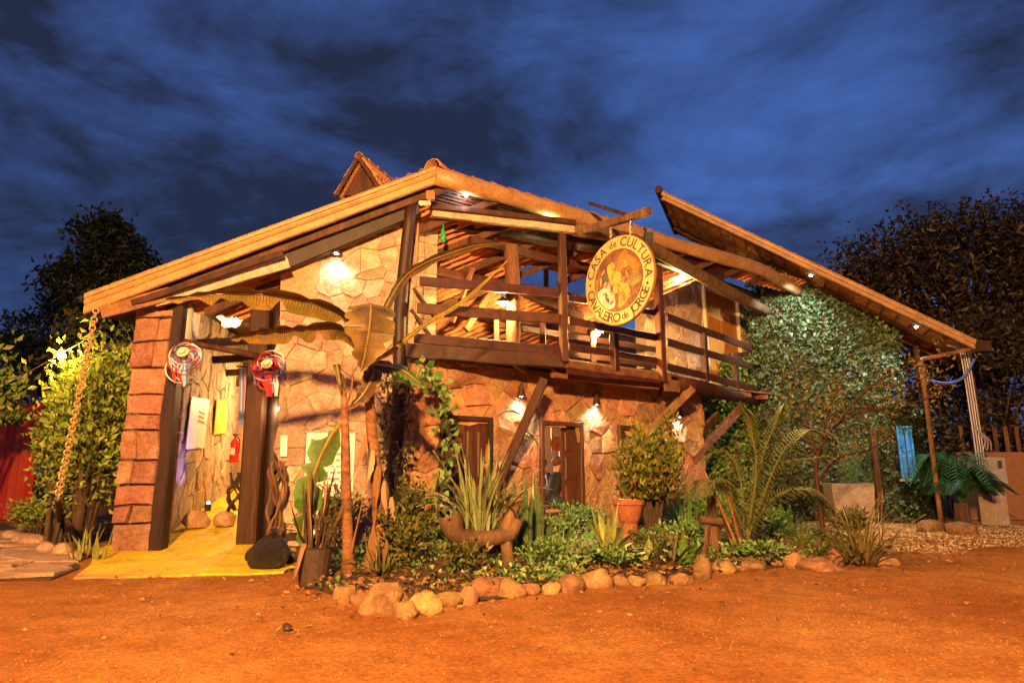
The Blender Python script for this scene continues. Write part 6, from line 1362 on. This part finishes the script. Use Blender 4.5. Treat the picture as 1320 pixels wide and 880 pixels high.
fronds('areca_palm', g, [path_px(p) for p in ([(962, 700, Y), (985, 640, Y), (1010, 600, Y - .1), (1062, 588, Y - .2)], [(962, 690, Y), (1000, 640, Y + .2), (1040, 632, Y + .2), (1075, 660, Y + .2)], [(960, 690, Y), (955, 620, Y + .1), (935, 585, Y + .2), (905, 590, Y + .3)], [(962, 690, Y), (980, 600, Y + .1), (1000, 545, Y + .2), (1012, 520, Y + .2)], [(964, 690, Y), (975, 610, Y), (968, 550, Y), (955, 520, Y)], [(962, 690, Y), (940, 640, Y - .2), (918, 620, Y - .3), (895, 640, Y - .4)], [(964, 690, Y), (1005, 590, Y + .3), (1040, 555, Y + .5), (1080, 570, Y + .6)])], 'areca palm with arching fronds and orange stems', 'palm', 'leaf_palm', .42, 40, .4, .034, stalks=3, stalk_m='raw_wood')
g = bp(1242, 677, .02); Y = g.y; sp_ = []
for i in range(26):
    a = i * 2.4; r = .55 + .22 * (i % 3); el = .5 + .7 * ((i * 7) % 5) / 5; c = g + Vector((0, 0, .5)); sp_.append([c, c + Vector((math.cos(a)*r*.4, math.sin(a)*r*.35, el*.9)), c + Vector((math.cos(a)*r*.8, math.sin(a)*r*.6, el*.95)), c + Vector((math.cos(a)*r*1.2, math.sin(a)*r*.9, el*.45))])
fronds('cycad', g, sp_, 'dark green cycad with dense feathery fronds beside the meter post', 'cycad', 'leaf_cycad', .42, 26, .15, .085); MB().tube([g, g + Vector((0, 0, .5))], [.18, .15], 10, .12).build('trunk', 'bark', bpy.data.objects['cycad'])
# --- red stemmed small tree
g = bp(1062, 705); Y = g.y; rt = thing('red_stemmed_tree', g, 'slender red stemmed tree with sparse orange leaves', 'tree'); mb = MB(); tips = []
trunk = smooth_path(path_px([(1062, 705, Y), (1058, 655, Y), (1052, 610, Y), (1055, 580, Y)]), 8); mb.tube(trunk, [.05, .045, .04, .038, .036, .034, .032, .03], 7, .08)
for pts in ([(1055, 580), (1075, 550), (1110, 530), (1150, 510), (1195, 485)], [(1055, 590), (1040, 550), (1035, 515), (1020, 480)], [(1056, 585), (1065, 540), (1080, 500), (1095, 465)], [(1053, 620), (1080, 590), (1120, 580), (1150, 560)], [(1075, 550), (1120, 500), (1170, 475), (1215, 470)], [(1110, 530), (1150, 525), (1190, 515), (1225, 505)]):
    P = smooth_path([dp(x, y, Y + .1 * i) for i, (x, y) in enumerate(pts)], 12); mb.tube(P, [.024 * (1 - .8 * k / 11) + .004 for k in range(12)], 5, .1); tips += P[3:]
    for q in P[4::2]:
        e = q + Vector((random.uniform(-.4, .4), random.uniform(-.3, .3), random.uniform(.05, .4))); mb.tube([q, e], [.007, .003], 4); tips += [e, q.lerp(e, .5), q.lerp(e, .75)]
mb.build('trunk', 'brown_wood', rt, smooth=True); T = np.array([tuple(v) for v in tips]); k = RNG.integers(0, len(T), 750); P = T[k] + RNG.normal(size=(750, 3)) * .10; leaves('crown', P, RNG.normal(size=P.shape) + np.array([0, 0, .2]), .085, 'leaf_red', rt, .45)
# --- grass clump on the right end of the bed
strap_plant('grass_clump', bp(1112, 726, .02), 90, .5, 1.05, .035, 'big clump of long arching brown green grass at the bed end', 'grass', 'strap_leaf', (.3, .95), (.8, 2.2), spread=.3, prof=taper, seed=40)
strap_plant('grass_clump', bp(1060, 722, .02), 26, .3, .55, .03, 'small arching grass clump behind the long flat orange rock', 'grass', 'strap_leaf', (.3, .9), (.8, 2), spread=.15, prof=taper, seed=41)
# vine on the balcony end post
ev = thing('end_post_vine', a3p := S3.p(988, 505, .05), 'dark vine wrapped around the end post of the balcony', 'vine'); a = S3.p(990, 505, 0); P = np.array([tuple(Vector((a.x, a.y, random.uniform(2.6, 6.4))) + Vector((random.gauss(0, .22), random.gauss(0, .22), 0))) for _ in range(1600)])
MB().tube(smooth_path([Vector((a.x + .15 * math.cos(k), a.y + .15 * math.sin(k), 2.6 + k * .3)) for k in range(13)], 30), .02, 5).build('stem', 'bark', ev); leaves('foliage', P, RNG.normal(size=P.shape) + np.array([0, -.3, -.6]), .13, 'leaf_brown', ev, .7)

# ================================================================ TREES
def tree(name, g, trunk_h, cr, crown_c, n_cl, n_leaf, size, m, label, stem_r=.25, seed=0, lobes=None):
    g = Vector(g); t = thing(name, g, label, 'tree'); rn = random.Random(seed); mb = MB(); c = Vector(crown_c); fork = g.lerp(Vector((c.x, c.y, g.z)), .4) + Vector((0, 0, trunk_h))
    mb.tube(smooth_path([g, g.lerp(fork, .5) + Vector((rn.uniform(-.3, .3), 0, 0)), fork], 8), [stem_r * (1 - .06 * k) for k in range(8)], 9, .06); cents = []
    for i in range(n_cl):
        L_ = lobes[i % len(lobes)] if lobes else ((0, 0, 0), cr)
        while True:
            v = Vector([rn.uniform(-1, 1) for _ in range(3)])
            if .35 < v.length < 1: break
        v = v.normalized() * (v.length ** .5); q = c + Vector(L_[0]) + Vector((v.x * L_[1][0], v.y * L_[1][1], v.z * L_[1][2])); cents.append((q, rn.uniform(.5, 1.0)))
        if i % 2 == 0: mid_ = fork.lerp(q, .5) + Vector((0, 0, .12 * (q - fork).length)); mb.tube(smooth_path([fork, mid_, q], 7), [stem_r * .35 * (1 - .9 * k / 6) + .01 for k in range(7)], 5)
    mb.build('trunk', 'bark', t, smooth=True); A = np.array([tuple(q) for q, _ in cents]); R_ = np.array([r for _, r in cents]); k = RNG.integers(0, len(A), n_leaf)
    P = A[k] + np.clip(RNG.normal(size=(n_leaf, 3)), -1.5, 1.5) * (R_[k] * .115 * (cr[0] + cr[2]))[:, None] * np.array([1, 1, .7]); D = RNG.normal(size=P.shape) + np.array([0, 0, -.2]); leaves('crown', P, D, size, m, t, .5); return t
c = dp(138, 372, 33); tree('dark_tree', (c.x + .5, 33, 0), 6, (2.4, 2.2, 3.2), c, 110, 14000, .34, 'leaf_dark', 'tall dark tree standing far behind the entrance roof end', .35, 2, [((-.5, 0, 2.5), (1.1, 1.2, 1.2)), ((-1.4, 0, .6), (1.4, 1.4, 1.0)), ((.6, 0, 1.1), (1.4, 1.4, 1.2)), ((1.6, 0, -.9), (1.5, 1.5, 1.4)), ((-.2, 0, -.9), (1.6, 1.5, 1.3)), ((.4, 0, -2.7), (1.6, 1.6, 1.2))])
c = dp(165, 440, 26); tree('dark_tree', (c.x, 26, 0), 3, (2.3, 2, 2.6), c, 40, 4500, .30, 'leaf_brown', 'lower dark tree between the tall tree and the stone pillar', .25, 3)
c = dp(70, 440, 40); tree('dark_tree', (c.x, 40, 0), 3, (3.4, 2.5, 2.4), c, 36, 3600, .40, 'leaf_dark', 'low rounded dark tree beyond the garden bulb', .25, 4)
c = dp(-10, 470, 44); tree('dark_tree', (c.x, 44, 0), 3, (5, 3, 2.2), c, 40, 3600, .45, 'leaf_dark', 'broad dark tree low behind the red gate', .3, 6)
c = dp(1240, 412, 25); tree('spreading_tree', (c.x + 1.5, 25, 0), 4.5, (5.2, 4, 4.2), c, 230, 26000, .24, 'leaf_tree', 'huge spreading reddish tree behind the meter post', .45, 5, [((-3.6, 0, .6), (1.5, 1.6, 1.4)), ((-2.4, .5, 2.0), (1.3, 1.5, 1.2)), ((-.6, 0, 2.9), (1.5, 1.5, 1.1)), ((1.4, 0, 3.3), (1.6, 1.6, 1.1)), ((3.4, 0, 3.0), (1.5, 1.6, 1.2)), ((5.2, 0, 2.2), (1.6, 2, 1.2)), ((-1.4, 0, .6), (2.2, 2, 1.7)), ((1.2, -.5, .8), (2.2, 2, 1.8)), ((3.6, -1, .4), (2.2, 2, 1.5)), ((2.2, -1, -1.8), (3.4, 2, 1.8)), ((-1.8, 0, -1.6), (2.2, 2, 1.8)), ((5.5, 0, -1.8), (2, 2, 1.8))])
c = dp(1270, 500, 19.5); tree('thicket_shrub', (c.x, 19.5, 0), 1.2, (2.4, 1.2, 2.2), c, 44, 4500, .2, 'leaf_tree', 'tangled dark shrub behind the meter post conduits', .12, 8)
c = dp(1215, 560, 18.5); tree('thicket_shrub', (c.x, 18.5, 0), .8, (1.5, .8, 1.6), c, 24, 2200, .17, 'leaf_tree', 'tangled leafy shrub behind the cycad', .10, 9)
